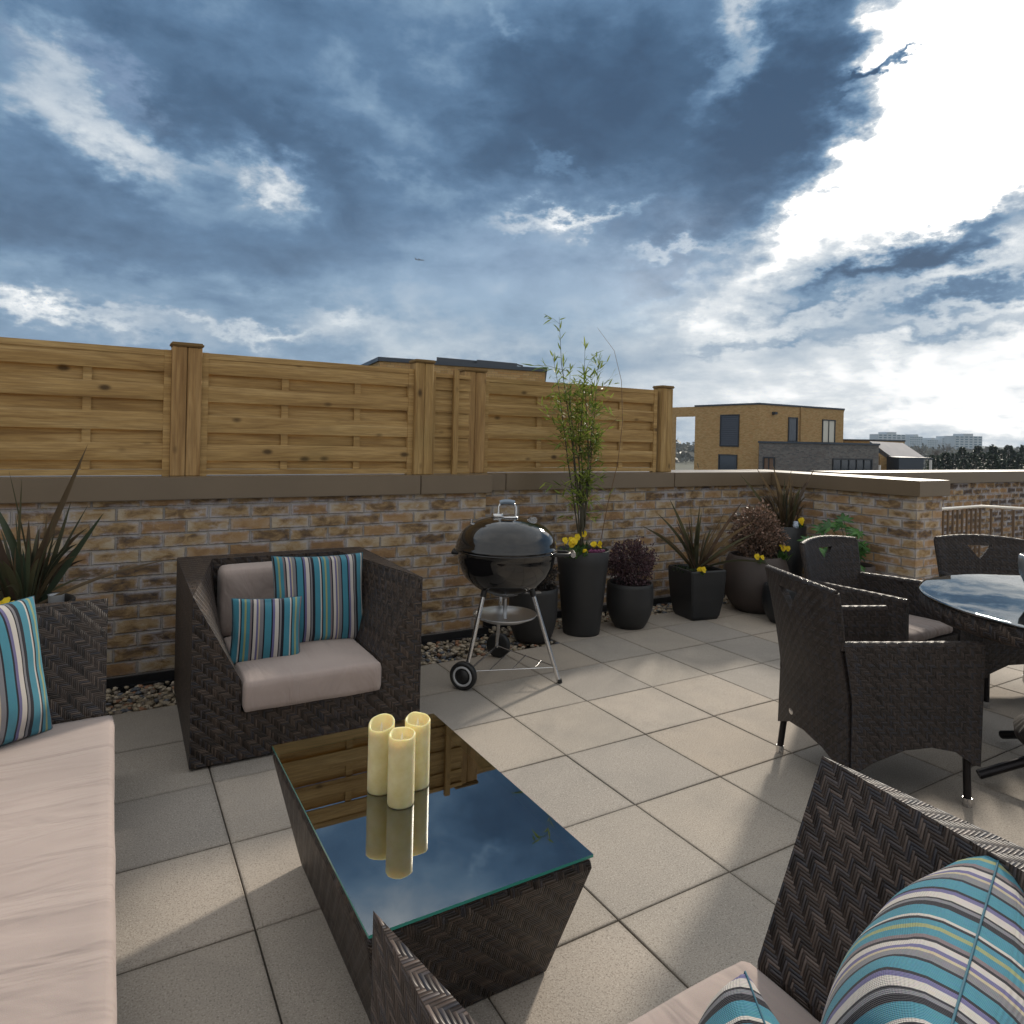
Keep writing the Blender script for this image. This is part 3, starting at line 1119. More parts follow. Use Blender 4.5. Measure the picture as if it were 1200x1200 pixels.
def lounge_seat(name, W_, D_, loc, rz, label, cat, m, cushions=1, armw=.19, seat=True, backc=True):
    """cube armchair / sofa, local front = -y, x across, origin front-left-bottom"""
    e = empty(name, loc, rz, label, cat, None)
    Z1, zs, zb = .70, .205, .012
    a = armw
    ba = .13
    tp = .016
    x0, x1, y0, y1 = 0, W_, 0, D_
    mb = MB()
    # outer shell: front bottom beam, arms, back.  Arm inner faces fan out to the outer corner at the front
    def quadg(A, B, C, D, nu=10, nv=10):
        A, B, C, D = map(Vector, (A, B, C, D))
        P = [[A.lerp(B, i / nu).lerp(D.lerp(C, i / nu), j / nv) for j in range(nv + 1)] for i in range(nu + 1)]
        lu, lv = ((B - A).length + (C - D).length) / 2, ((D - A).length + (C - B).length) / 2
        mb.grid(P, (lambda i, j: (i / nu * lu, j / nv * lv)), 0, False)
    # sides (outer)
    quadg((x0, y1, zb), (x0 + tp * 0, y0, zb), (x0, y0, Z1), (x0, y1, Z1))
    quadg((x1, y0, zb), (x1, y1, zb), (x1, y1, Z1), (x1, y0, Z1))
    quadg((x1, y1, zb), (x0, y1, zb), (x0, y1, Z1), (x1, y1, Z1))
    # front lower
    quadg((x0, y0, zb), (x1, y0, zb), (x1, y0, zs), (x0, y0, zs))
    # front of arms: triangle-like fans from outer top corner to the seat corner
    mb.face([(x0, y0, zs), (x0 + a, y0, zs), (x0 + a, y0, .335), (x0, y0, Z1)])
    mb.face([(x1 - a, y0, zs), (x1, y0, zs), (x1, y0, Z1), (x1 - a, y0, .335)])
    # inner arm faces (vertical below cushion top, fanned above)
    for s in (0, 1):
        f = (lambda q: (q[0], q[1], q[2])) if s == 0 else (lambda q: (W_ - q[0], q[1], q[2]))
        low = [f((a, y0, zs)), f((a, D_ - ba, zs)), f((a, D_ - ba, .335)), f((a, y0, .335))]
        upf = [f((a, y0, .335)), f((a, D_ - ba, .335)), f((a - .03, D_ - ba + .02, Z1)), f((.0, y0, Z1))]
        top = [f((0, y0, Z1)), f((a - .03, D_ - ba + .02, Z1)), f((a - .03, y1, Z1)), f((0, y1, Z1))]
        for q in (low, upf):
            if s:
                q = [q[1], q[0], q[3], q[2]]
            quadg(q[0], q[1], q[2], q[3])
        q = top if s == 0 else list(reversed(top))
        mb.face(q)
    # back inner and back top
    quadg((a, D_ - ba, zs), (W_ - a, D_ - ba, zs), (W_ - a + .03, D_ - ba + .02, Z1), (a - .03, D_ - ba + .02, Z1))
    mb.face([(a - .03, D_ - ba + .02, Z1), (W_ - a + .03, D_ - ba + .02, Z1), (W_ - a + .03, y1, Z1), (a - .03, y1, Z1)])
    # deck under cushions, and underside
    mb.face([(a, y0, zs), (W_ - a, y0, zs), (W_ - a, D_ - ba, zs), (a, D_ - ba, zs)])
    mb.face([(x0, y0, zb), (x0, y1, zb), (x1, y1, zb), (x1, y0, zb)])
    o = mb.build('woven_frame', m, e, weld=True)
    mod = o.modifiers.new('soft', 'BEVEL')
    mod.width = .017
    mod.segments = 4
    mod.limit_method = 'ANGLE'
    mod.angle_limit = radians(28)
    for fx in (.06, W_ - .06):
        for fy in (.06, D_ - .06):
            mb = MB()
            mb.lathe([(.0, 0), (.02, 0), (.02, .012), (0, .012)], 12, (fx, fy, 0))
            mb.build('foot', MT['plastic'], e)
    if seat:
        L = (W_ - 2 * a - .01) / cushions
        for k in range(cushions):
            soft_box('seat_cushion', (a + .005 + k * L, -.028, zs + .001), (a + .005 + (k + 1) * L, D_ - ba - .15, .335), .02, MT['beige'], e, crown=.010, n=18, seed=3 + k)
            if backc:
                b = soft_box('back_cushion', (a - .01 + k * L, D_ - ba - .17, .325), (a + .02 + (k + 1) * L, D_ - ba - .002, .675), .035, MT['beige'], e, crown=.0, n=14, seed=9 + k, nz=10)
    return e


def pillow(name, w, h, t, label, loc, rot, seed=1, uvrot=False, usc=1.0, uo=0.0, group=None):
    n = 44
    mb = MB()
    rr = random.Random(seed)
    cur = lambda s: math.copysign(1 - (1 - abs(s)) ** 1.25, s)
    for sgn in (1, -1):
        P = []
        for i in range(n + 1):
            row = []
            s = -1 + 2 * i / n
            s = math.copysign(1 - (1 - abs(s)) ** 1.25, s)
            for j in range(n + 1):
                q = -1 + 2 * j / n
                q = math.copysign(1 - (1 - abs(q)) ** 1.25, q)
                pin = .055
                x = w / 2 * s * (1 - pin * (1 - q * q) ** 1 * abs(s) ** 2)
                y = h / 2 * q * (1 - pin * (1 - s * s) ** 1 * abs(q) ** 2)
                th = ((1 - s * s) * (1 - q * q)) ** .42
                edge = min(1 - abs(s), 1 - abs(q))
                wr = noisev((x, y, seed), 11, seed) * .018 * (1 - edge) ** 2 * min(1, edge * 8) + noisev((x, y, 2), 5, seed + 3) * .010
                # gathers radiating from the corners
                z = sgn * t / 2 * th + wr * (th > 0) * min(1, edge * 10)
                row.append((x, y, z))
            P.append(row)
        if uvrot:
            uvf = lambda i, j: (uo + cur(-1 + 2 * j / n) * h / 2, cur(-1 + 2 * i / n) * w / 2)
        else:
            uvf = lambda i, j: (uo + cur(-1 + 2 * i / n) * w / 2, cur(-1 + 2 * j / n) * h / 2)
        mb.grid(P, uvf, 0, True, flip=(sgn < 0))
    o = mb.build(name, MT['stripe'], None, weld=True)
    # stitched seam as a thin welt
    mb = MB()
    pts = []
    for k in range(4 * n):
        side, u = divmod(k, n)
        u = -1 + 2 * u / n
        s, q = ((u, -1), (1, u), (-u, 1), (-1, -u))[side]
        pin = .055
        pts.append((w / 2 * s * (1 - pin * (1 - q * q) * abs(s) ** 2), h / 2 * q * (1 - pin * (1 - s * s) * abs(q) ** 2), 0))
    pts.append(pts[0])
    mb.tube(pts, .0017, 6, cap=False)
    mb.build('seam', MT['seam'], o)
    o.location = loc
    if isinstance(rot, Matrix):
        o.rotation_euler = rot.to_euler()
    else:
        o.rotation_euler = rot
    tag(o, label, 'cushion', group)
    return o


def frame_from(xdir, ydir):
    x = Vector(xdir).normalized()
    y = Vector(ydir)
    y = (y - x * y.dot(x)).normalized()
    z = x.cross(y)
    return Matrix((x, y, z)).transposed()


lounge_seat('armchair', .98, .98, (-1.425, -.325, 0), radians(-.8), 'cube shaped dark rattan armchair with beige cushions standing against the brick wall', 'armchair', MT['rattan'])
# near armchair: faces +y, camera looks over it
e = lounge_seat('armchair', .985, .98, (-.405, -2.392, 0), pi, 'dark rattan armchair with beige seat in the bottom right foreground, seen from behind', 'armchair', MT['rattan_big'])
# sofa on the left: faces +x
lounge_seat('sofa', 2.35, .98, (-1.715, -2.56, 0), pi / 2, 'long dark rattan sofa with a beige seat cushion along the left edge', 'sofa', MT['rattan'], cushions=1, armw=.24)

# scatter cushions
pillow('cushion', .46, .44, .15, 'large striped cushion on the armchair by the wall', (-.80, .135, .535), frame_from((1, -.02, -.02), (.02, .25, 1)), 2, uo=.02, group='turquoise striped cushions')
pillow('cushion', .31, .29, .12, 'small striped cushion leaning in front of the large one on the armchair by the wall', (-1.085, -.03, .455), frame_from((1, -.10, -.04), (.03, .28, 1)), 5, uo=.135, group='turquoise striped cushions')
pillow('cushion', .48, .46, .19, 'striped cushion on the sofa at the left edge', (-2.10, -.60, .55), frame_from((.80, .56, .0), (-.22, .18, 1)), 8, uo=.05, group='turquoise striped cushions')
pillow('cushion', .50, .46, .30, 'big striped cushion leaning on the foreground armchair at the bottom right', (-.70, -2.785, .47), frame_from((-.93, -.30, 0), (0, -.18, .98)), 11, uo=.03, group='turquoise striped cushions')
pillow('cushion', .34, .30, .20, 'small striped cushion at the bottom edge, on the foreground armchair seat', (-.985, -2.70, .40), frame_from((-.5, -.85, 0), (.30, -.15, .95)), 14, uo=.1, group='turquoise striped cushions')


# ------------------------------------------------------------ coffee table
def coffee_table():
    X0, X1, Y0, Y1, Z = -1.252, -.69, -1.985, -1.035, .352
    cx, cy = (X0 + X1) / 2, (Y0 + Y1) / 2
    e = empty('coffee_table', (cx, cy, 0), 0, 'low tapered dark rattan coffee table with a reflecting glass top, holding candles', 'table')
    hx, hy = (X1 - X0) / 2, (Y1 - Y0) / 2
    mb = MB()
    prof = [(-.075, -.012 + .012), (0, Z - .05), (.0, Z - .012)]
    L = [(.06, .0), (.0, Z - .03), (.003, Z - .008), (.012, Z - .004)]
    n = 10

    def ring(ins, z):
        k = ins / .06
        x0, x1, y0, y1 = -hx + .078 * k, hx - .042 * k, -hy + .125 * k, hy - .09 * k
        return [(x0, y0, z), (x1, y0, z), (x1, y1, z), (x0, y1, z)]
    rings = [ring(i, z) for i, z in L]
    for k in range(len(rings) - 1):
        for q in range(4):
            A, B = rings[k][q], rings[k][(q + 1) % 4]
            C, D = rings[k + 1][(q + 1) % 4], rings[k + 1][q]
            mb.face([A, B, C, D])
    mb.face(rings[-1])
    mb.face(list(reversed(rings[0])))
    o = mb.build('woven_base', MT['rattan'], e, weld=True)
    mod = o.modifiers.new('soft', 'BEVEL')
    mod.width = .014
    mod.segments = 3
    mod.limit_method = 'ANGLE'
    mod.angle_limit = radians(40)
    g = MB()
    g.box((-hx, -hy, Z - .0035), (hx, hy, Z + .0035))
    g.mi = [0 if k < 2 else 1 for k in range(6)]
    g.build('glass_top', [MT['glass'], MT['glass_edge']], e)


coffee_table()
ZT = .3557


def candle(x, y, h, tilt, tdir, label, seed):
    mb = MB()
    rr = random.Random(seed)
    n = 40
    Rr = .0365
    P = []
    for i in range(n):
        a = 2 * pi * i / n
        wob = .0011 * sin(3 * a + seed) + .0006 * sin(5 * a + seed * 2)
        top = h + tilt * cos(a - tdir) + wob
        prof = [(0, 0), (Rr * .97, 0), (Rr, .004), (Rr, h * .3), (Rr * .995, h * .6), (Rr, h * .85), (Rr, top - .004), (Rr * .93, top), (Rr * .84, top - .003), (Rr * .78, h - .022 + tilt * .5 * cos(a - tdir)), (Rr * .4, h - .030), (0, h - .031)]
        P.append([(r * cos(a), r * sin(a), z) for r, z in prof])
    mb.grid(P, None, 0, True, closed_u=True)
    o = mb.build('candle', MT['wax'])
    o.location = (x, y, ZT)
    mb = MB()
    mb.lathe([(0, h - .031), (.003, h - .030), (.0045, h - .020), (.003, h - .008), (.0004, h + .001)], 10)
    mb.build('wick', MT['wick'], o)
    tag(o, label, 'candle', 'ivory pillar candles on the glass table')


candle(-1.040, -1.455, .190, .012, radians(50), 'left of three ivory pillar candles, its rim cut on a slant', 1)
candle(-1.015, -1.548, .190, .004, radians(60), 'front one of three ivory pillar candles on the glass table', 2)
candle(-.940, -1.478, .190, .006, radians(80), 'right rear of three ivory pillar candles, rim wavy', 3)


# ------------------------------------------------------------ kettle barbecue
def barbecue():
    cx, cy = .235, .055
    e = empty('kettle_barbecue', (cx, cy, 0), 0, 'black kettle barbecue with a lid, on three steel legs with two wheels', 'barbecue')
    Rk = .285
    zr = .725
    mb = MB()
    prof = [(0, .475)]
    for k in range(1, 15):
        a = (k / 14) * pi / 2
        prof.append((Rk * .985 * sin(a) ** .92, zr - .25 * cos(a) ** .95 if k < 14 else zr))
    prof += [(Rk + .007, zr + .002), (Rk + .008, zr + .008), (Rk - .004, zr + .008)]
    mb.lathe(prof, 64)
    bowl = mb.build('bowl', MT['enamel'], e)
    mb = MB()
    zl = zr + .012
    prof = [(Rk + .003, zl - .003), (Rk + .006, zl + .004), (Rk + .004, zl + .012)]
    for k in range(0, 15):
        a = (k / 14) * pi / 2
        prof.append((Rk * cos(a) ** .85 if k < 14 else 0, zl + .016 + .165 * sin(a) ** 1.05))
    mb.lathe(prof, 64)
    lid = mb.build('lid', MT['enamel'], e)
    # lid handle: steel brackets with grip
    top = zl + .016 + .165
    hd = Vector((.86, -.5, 0)).normalized()
    mb = MB()
    pts = [hd * -.050 + Vector((0, 0, top - .012)), hd * -.048 + Vector((0, 0, top + .055)), hd * -.036 + Vector((0, 0, top + .076)), hd * .036 + Vector((0, 0, top + .076)), hd * .048 + Vector((0, 0, top + .055)), hd * .052 + Vector((0, 0, top - .014))]
    mb.tube(pts, .008, 10)
    mb.build('lid_bracket', MT['steel'], lid)
    mb = MB()
    mb.tube([hd * -.042 + Vector((0, 0, top + .077)), hd * -.018 + Vector((0, 0, top + .083)), hd * .018 + Vector((0, 0, top + .083)), hd * .042 + Vector((0, 0, top + .077))], .0145, 12)
    mb.build('lid_handle', MT['chrome_grip'], lid)
    # vent damper disc + clip
    mb = MB()
    c = hd * -.05
    mb.lathe([(0, .03), (.03, .03), (.034, .026), (.034, .0), (0, .0)], 24, (c.x - .012, c.y - .01, top - .012))
    mb.lathe([(0, .02), (.05, .018), (.052, .012), (.0, .006)], 28, (.0, -.03, top - .014))
    mb.build('damper', MT['steel'], lid)
    mb = MB()
    c = hd * .13 + Vector((0, -.02, 0))
    mb.box((c.x - .028, c.y - .012, top - .03), (c.x + .034, c.y + .014, top - .006))
    mb.box((c.x - .020, c.y - .018, top - .02), (c.x + .026, c.y + .018, top + .002))
    mb.build('thermometer', MT['steel'], lid, bevel=.005)
    mb = MB()
    c = hd * -.2
    mb.tube([(c.x, c.y, top - .07), (c.x - .004, c.y, top - .018)], .009, 10)
    mb.build('lid_hook', MT['steel'], lid)
    # side handles on the bowl (along view-right and left)
    for sgn in (1, -1):
        mb = MB()
        d = Vector((.86, -.5, 0)).normalized() * sgn
        s = d.cross(Vector((0, 0, 1)))
        base = d * (Rk - .02) + Vector((0, 0, zr - .012))
        if sgn > 0:
            mb.tube([base + s * .06, base + d * .08 + s * .055, base + d * .10 + s * .0, base + d * .08 - s * .055, base - s * .06], .011, 10)
            o = mb.build('side_handle', MT['plastic'], bowl)
            mb = MB()
            c = base + d * .115
            mb.tube([c - s * .045, c + s * .045], .016, 12)
            mb.build('grip', MT['steel'], bowl)
        else:
            mb.tube([base + s * .05, base + d * .035 + s * .045, base + d * .035 - s * .045, base - s * .05], .011, 10)
            mb.build('side_handle', MT['plastic'], bowl)
    # legs
    feet = [(-.265, -.045, .075), (.125, .305, .075), (.235, -.217, .004)]
    tops = []
    for k, (fx, fy, fz) in enumerate(feet):
        d = Vector((fx, fy, 0)).normalized()
        tp = d * .150 + Vector((0, 0, .52))
        mb = MB()
        mb.tube([tp, (fx, fy, fz)], .0125, 14)
        leg = mb.build('leg', MT['steel'], e)
        mb = MB()
        v = (Vector((fx, fy, fz)) - tp)
        mb.tube([tp - v * .02, tp + v * .09], .0165, 12)
        mb.build('leg_socket', MT['plastic'], leg)
        tops.append((tp, Vector((fx, fy, fz))))
    mb = MB()
    mb.tube([(.235, -.217, .02), (.2395, -.2211, .0)], .0145, 12)
    mb.build('leg_cap', MT['plastic'], e)
    # wheels on a common axle
    A, B = Vector(feet[0]), Vector(feet[1])
    ax = (B - A).normalized()
    mb = MB()
    mb.tube([A - ax * .03, B + ax * .03], .005, 8)
    mb.build('axle', MT['steel'], e)
    for c, sg in ((A, -1), (B, 1)):
        mb = MB()
        rot = Vector((0, 0, 1)).rotation_difference(ax * sg).to_matrix()
        def ring(prof, n=40):
            P = []
            for i in range(n):
                a = 2 * pi * i / n
                P.append([c + rot @ Vector((r * cos(a), r * sin(a), z + .012)) for r, z in prof])
            return P
        mb.grid(ring([(0, 0), (.06, 0), (.072, .004), (.076, .012), (.076, .030), (.072, .038), (.058, .042), (.056, .036), (0, .034)]), None, 0, True, closed_u=True)
        wh = mb.build('wheel', MT['plastic'], e)
        mb = MB()
        mb.grid(ring([(.055, .0365), (.054, .0415), (.044, .0425), (.043, .0365)]), None, 0, True, closed_u=True)
        mb.build('rim', MT['plastic_w'], wh)
        mb = MB()
        mb.grid(ring([(.036, .0345), (.034, .040), (.0, .042)]), None, 0, True, closed_u=True)
        mb.build('hub_cap', MT['plastic'], wh)
    # ash catcher
    mb = MB()
    zc = .325
    mb.lathe([(0, zc), (.06, zc + .001), (.12, zc + .010), (.175, zc + .034), (.182, zc + .040), (.184, zc + .037), (.176, zc + .028), (.12, zc + .004), (0, zc - .004)], 56)
    mb.build('ash_catcher', MT['alu'], e)
    mb = MB()
    mb.lathe([(0, .47), (.075, .475), (.08, .49), (.06, .505)], 32)
    mb.tube([(0, 0, .45), (0, 0, .335)], .011, 10)
    mb.build('damper_shaft', MT['alu'], e)
    mb = MB()
    d = Vector((.86, -.5, 0)).normalized()
    p0 = Vector((0, 0, .485)) + d * .06
    mb.tube([p0, p0 + d * .10], .006, 8)
    mb.box((d.x * .15 - .02, d.y * .15 - .02, .480), (d.x * .15 + .055, d.y * .15 + .012, .490))
    mb.build('damper_handle', MT['alu'], e, bevel=.004)
    # wire rack near the floor
    mb = MB()
    zz = .085
    q0, q1, q2 = (tops[k][0].lerp(tops[k][1], .92) for k in range(3))
    for k in range(3):
        a, b = (q0, q1, q2)[k], (q0, q1, q2)[(k + 1) % 3]
        mb.tube([Vector((a.x, a.y, zz)), Vector((b.x, b.y, zz))], .0035, 6)
    for t in (.25, .5, .75):
        a, b = q0.lerp(q2, t), q1.lerp(q2, t)
        mb.tube([Vector((a.x, a.y, zz + .004)), Vector((b.x, b.y, zz + .004))], .0028, 6)
    mb.build('wire_rack', MT['steel'], e)


barbecue()

# ------------------------------------------------------------ planters
def planter(loc, prof, label, m, n=48, soil_in=.02, name='planter'):
    """prof: outer profile (r, z) bottom to rim"""
    e = empty(name, (loc[0], loc[1], 0), R.uniform(0, 6), label, 'planter')
    rt_, zt = prof[-1]
    mb = MB()
    full = [(0, .002)] + [(prof[0][0] * .95, 0.0)] + prof + [(rt_ - .006, zt + .004), (rt_ - .018, zt), (rt_ - .022, zt - .02), (rt_ - .03, zt - .07)]
    mb.lathe(full, n)
    mb.build('pot', m, e)
    mb = MB()
    P = []
    rs = rt_ - .024
    for i in range(24):
        a = 2 * pi * i / 24
        P.append([(r * cos(a), r * sin(a), zt - .045 + .012 * noisev((r * cos(a), r * sin(a), 0), 12)) for r in (0, rs * .3, rs * .6, rs * .85, rs)])
    mb.grid(P, None, 0, True, closed_u=True, flip=True)
    mb.build('soil', MT['soil'], e)
    return e


def rounded(rb, rmax, rt_, z, belly=.55):
    out = []
    for k in range(13):
        t = k / 12
        if t < belly:
            u = t / belly
            r = rb + (rmax - rb) * sin(u * pi / 2) ** .8
        else:
            u = (t - belly) / (1 - belly)
            r = rmax + (rt_ - rmax) * u * u
        out.append((r, z * t ** 1.0))
    return out


A_ = (.775, .60)
B_ = (1.184, .601)
C_ = (1.60, .572)
D_ = (2.275, .565)
E_ = (2.883, .50)
F_ = (3.40, .63)
G_ = (2.769, .130)
H_ = (3.43, .005)
L_ = (-2.03, .42)
planter(A_, rounded(.115, .165, .165, .36, .6), 'short charcoal planter with a rounded base directly behind the barbecue', MT['pot'])
planter(B_, [(.128, .0), (.132, .02), (.160, .30), (.180, .50), (.190, .590)], 'tall tapered charcoal planter holding the bamboo', MT['pot'])
planter(C_, rounded(.105, .172, .168, .325, .62), 'small round charcoal planter under the purple shrub', MT['pot'])
eb = planter(E_, rounded(.15, .268, .215, .455, .52), 'wide brown round planter with ribbed sides, under the bronze shrub in the corner', MT['pot_brown'])
planter(F_, [(.13, 0), (.135, .02), (.160, .35), (.182, .66)], 'tall black planter in the corner with upright bronze leaves', MT['pot_blk'])
planter(G_, rounded(.10, .165, .150, .285, .6), 'low black planter with pansies behind the nearest dining chair', MT['pot_blk'])
planter(H_, rounded(.12, .175, .160, .42, .55), 'brown planter against the return wall, holding the palm-leaved shrub', MT['pot_brown'])
planter(L_, [(.13, 0), (.15, .05), (.17, .3), (.185, .58)], 'dark planter behind the far end of the sofa at the left edge', MT['pot'])


def square_planter():
    e = empty('planter', (D_[0], D_[1], 0), radians(-9), 'square tapered black planter holding strap leaves, one corner turned to the camera', 'planter')
    mb = MB()
    L = [(.118, 0), (.132, .03), (.150, .15), (.160, .28), (.163, .375), (.158, .385), (.147, .385), (.143, .37), (.14, .31)]
    rings = []
    for a, z in L:
        c = .012
        rings.append([(-a + c, -a, z), (a - c, -a, z), (a, -a + c, z), (a, a - c, z), (a - c, a, z), (-a + c, a, z), (-a, a - c, z), (-a, -a + c, z)])
    for k in range(len(rings) - 1):
        for q in range(8):
            mb.face([rings[k][q], rings[k][(q + 1) % 8], rings[k + 1][(q + 1) % 8], rings[k + 1][q]])
    mb.face(list(reversed(rings[0])))
    mb.build('pot', MT['pot_blk'], e, weld=True)
    mb = MB()
    P = [[(-.142 + .284 * i / 10, -.142 + .284 * j / 10, .345 + .01 * noisev((i, j, 0), .7)) for j in range(11)] for i in range(11)]
    mb.grid(P, None, 0, True)
    mb.build('soil', MT['soil'], e)


square_planter()


# ------------------------------------------------------------ plants
def blade(mb, base, tip, w, sag=.0, mi=0, n=10, twist=0.0, side=None):
    """strap leaf from base to tip; sag>0 bows the tip over"""
    base, tip = Vector(base), Vector(tip)
    d = tip - base
    hz_ = Vector((d.x, d.y, 0))
    s = side or Vector((-d.y, d.x, 0))
    if s.length < 1e-4:
        s = Vector((1, 0, 0))
    s.normalize()
    s = Matrix.Rotation(twist, 3, d.normalized()) @ s
    nrm = d.cross(s).normalized()
    P = []
    L = d.length
    for k in range(n + 1):
        t = k / n
        p = base + d * t + Vector((0, 0, 1)) * (sag * L * sin(t * pi) * (1 if sag > 0 else 1)) - nrm * 0
        ww = w * min(1, .55 + t * 1.4) * (1 - max(0, (t - .45) / .55) ** 1.7) + .0006
        P.append([p - s * ww / 2, p + nrm * ww * .16, p + s * ww / 2])
    mb.grid(P, None, mi, True)


def strap_plant(name, loc, z0, tips, rnd, label, mats, cat='plant', w=.022, r0=.03, seed=1, wf=1.25):
    """tips: world-space tips of the recognisable leaves; rnd: (count, hmin, hmax, spread)"""
    rr = random.Random(seed)
    mb = MB()
    for (tx, ty, tz, sag, ww) in tips:
        a = rr.uniform(0, 6.28)
        blade(mb, (cos(a) * r0 * .6, sin(a) * r0 * .6, z0), (tx - loc[0], ty - loc[1], tz), ww * wf, sag, rr.randrange(len(mats)), twist=rr.choice((-1, 1)) * rr.uniform(.7, 1.5))
    n, h0, h1, sp = rnd
    for k in range(n):
        a = rr.uniform(0, 6.28)
        rad = sp * sqrt(rr.random())
        h = rr.uniform(h0, h1) * (1 - .35 * rad / sp)
        sg = rr.uniform(.02, .10) + .12 * rad / sp
        blade(mb, (cos(a) * r0 * rr.random(), sin(a) * r0 * rr.random(), z0), (cos(a) * rad, sin(a) * rad, z0 + h), w * rr.uniform(.6, 1.2), sg, rr.randrange(len(mats)), twist=rr.uniform(-1.2, 1.2))
    o = mb.build(name, mats)
    o.location = (loc[0], loc[1], 0)
    tag(o, label, cat)
    return o


strap_plant('flax_plant', D_, .35, [(1.72, .60, .735, .07, .018), (1.905, .50, .94, .05, .022), (2.04, .42, .93, .02, .022), (2.10, .38, .90, .0, .024), (1.84, .56, .83, .06, .018), (1.80, .55, .70, .06, .012),
             (2.38, .22, .93, .05, .02), (2.47, .16, .80, .06, .026), (2.44, .15, .70, .05, .026), (2.41, .20, .64, .03, .028), (2.30, .30, .88, .03, .02), (2.16, .42, .84, 0, .02), (1.98, .5, .78, .02, .018), (2.65, .10, .44, .11, .016)],
            (26, .25, .5, .26), 'spiky bronze-green flax with arching strap leaves in the square black planter', [MT['phor'], MT['phor_brown']], seed=4, w=.019, r0=.05)
strap_plant('flax_plant', F_, .62, [(3.08, .86, 1.10, .05, .02), (3.2, .79, 1.17, .03, .02), (3.32, .71, 1.20, .02, .022), (3.62, .50, 1.17, .03, .022), (3.55, .52, 1.10, .02, .022), (3.44, .60, 1.16, 0, .02)],
            (70, .3, .54, .24), 'dense upright reddish-brown flax in the tall black planter in the corner', [MT['phor_brown'], MT['phor'], MT['phor_brown']], seed=9, w=.020, r0=.09)
strap_plant('flax_plant', L_, .54, [(-1.81, .37, 1.29, .0, .030), (-2.12, .55, 1.17, .03, .022), (-2.06, .45, 1.14, .02, .042), (-1.80, .36, 1.02, .03, .026), (-1.74, .33, .98, .01, .034), (-1.47, .17, .775, .05, .014),
             (-2.18, .5, 1.05, .06, .035), (-1.87, .40, 1.03, .0, .02), (-1.96, .4, .98, 0, .016), (-1.93, .42, .9, 0, .022), (-1.80, .34, .70, .03, .012), (-2.25, .45, .95, .05, .02), (-2.2, .3, 1.1, .05, .03)],
            (60, .2, .55, .26), 'large grey-green flax with long pointed leaves at the left edge, in front of the fence', [MT['phor_green'], MT['phor'], MT['phor_brown'], MT['phor']], seed=12, w=.022, r0=.07, wf=1.0)


def shrub(name, loc, z0, r, hgt, n, lsz, label, m, seed, stems=26, squash=1.0, cat='shrub'):
    """twiggy ball: radiating stems carrying many small leaves"""
    rr = random.Random(seed)
    mb = MB()
    c = Vector((0, 0, z0 + hgt * .48))
    sm = MB()
    nodes = []
    for k in range(stems):
        a, e = rr.uniform(0, 6.28), math.asin(rr.uniform(-.15, 1))
        rad = rr.uniform(.8, 1.18)
        tip = c + Vector((cos(a) * cos(e) * r * rad, sin(a) * cos(e) * r * rad, sin(e) * hgt * .52 * rad))
        b = Vector((rr.uniform(-.02, .02), rr.uniform(-.02, .02), z0))
        mid = b.lerp(tip, .5) + Vector((rr.uniform(-.03, .03), rr.uniform(-.03, .03), .02))
        sm.tube([b, mid, tip], [.003, .002, .0008], 4, cap=False)
        nodes += [mid.lerp(tip, t / 6) for t in range(7)]
    for k in range(n):
        q = rr.choice(nodes)
        a, e = rr.uniform(0, 6.28), math.asin(rr.uniform(-1, 1))
        lump = .06 * noisev((cos(a) * 2, sin(a) * 2, e * 2), 1.3, seed)
        rad = rr.random() ** .33 * (1 + lump * 5)
        if rr.random() < .35:
            p = q + Vector((rr.gauss(0, .015), rr.gauss(0, .015), rr.gauss(0, .015)))
        else:
            p = c + Vector((cos(a) * cos(e) * r * rad, sin(a) * cos(e) * r * rad, sin(e) * hgt * .52 * rad))
        if p.z < z0 - .02:
            continue
        d = (p - c).normalized() + Vector((rr.gauss(0, .6), rr.gauss(0, .6), rr.gauss(0, .6) + .2))
        d.normalize()
        s = d.cross(Vector((rr.gauss(0, 1), rr.gauss(0, 1), rr.gauss(0, 1)))).normalized()
        L = lsz * rr.uniform(.6, 1.3)
        mb.face([p, p + d * L * .5 + s * L * .3, p + d * L, p + d * L * .5 - s * L * .3])
    b = len(mb.v)
    mb.v += sm.v
    mb.f += [tuple(i + b for i in f) for f in sm.f]
    mb.uv += sm.uv
    mb.mi += [1] * len(sm.f)
    mb.sm += sm.sm
    o = mb.build(name, [m, MT['bark']])
    o.location = (loc[0], loc[1], 0)
    tag(o, label, cat)
    return o


shrub('shrub', C_, .30, .175, .33, 5200, .019, 'rounded purple-leaved shrub in the small round planter beside the tall one', MT['heuch'], 3)
shrub('shrub', E_, .42, .195, .42, 5200, .026, 'bushy bronze-pink shrub in the wide brown planter in the corner', MT['bushy'], 5)
shrub('shrub', A_, .33, .145, .26, 2400, .02, 'dark low shrub mostly hidden behind the barbecue', MT['bushy2'], 8)


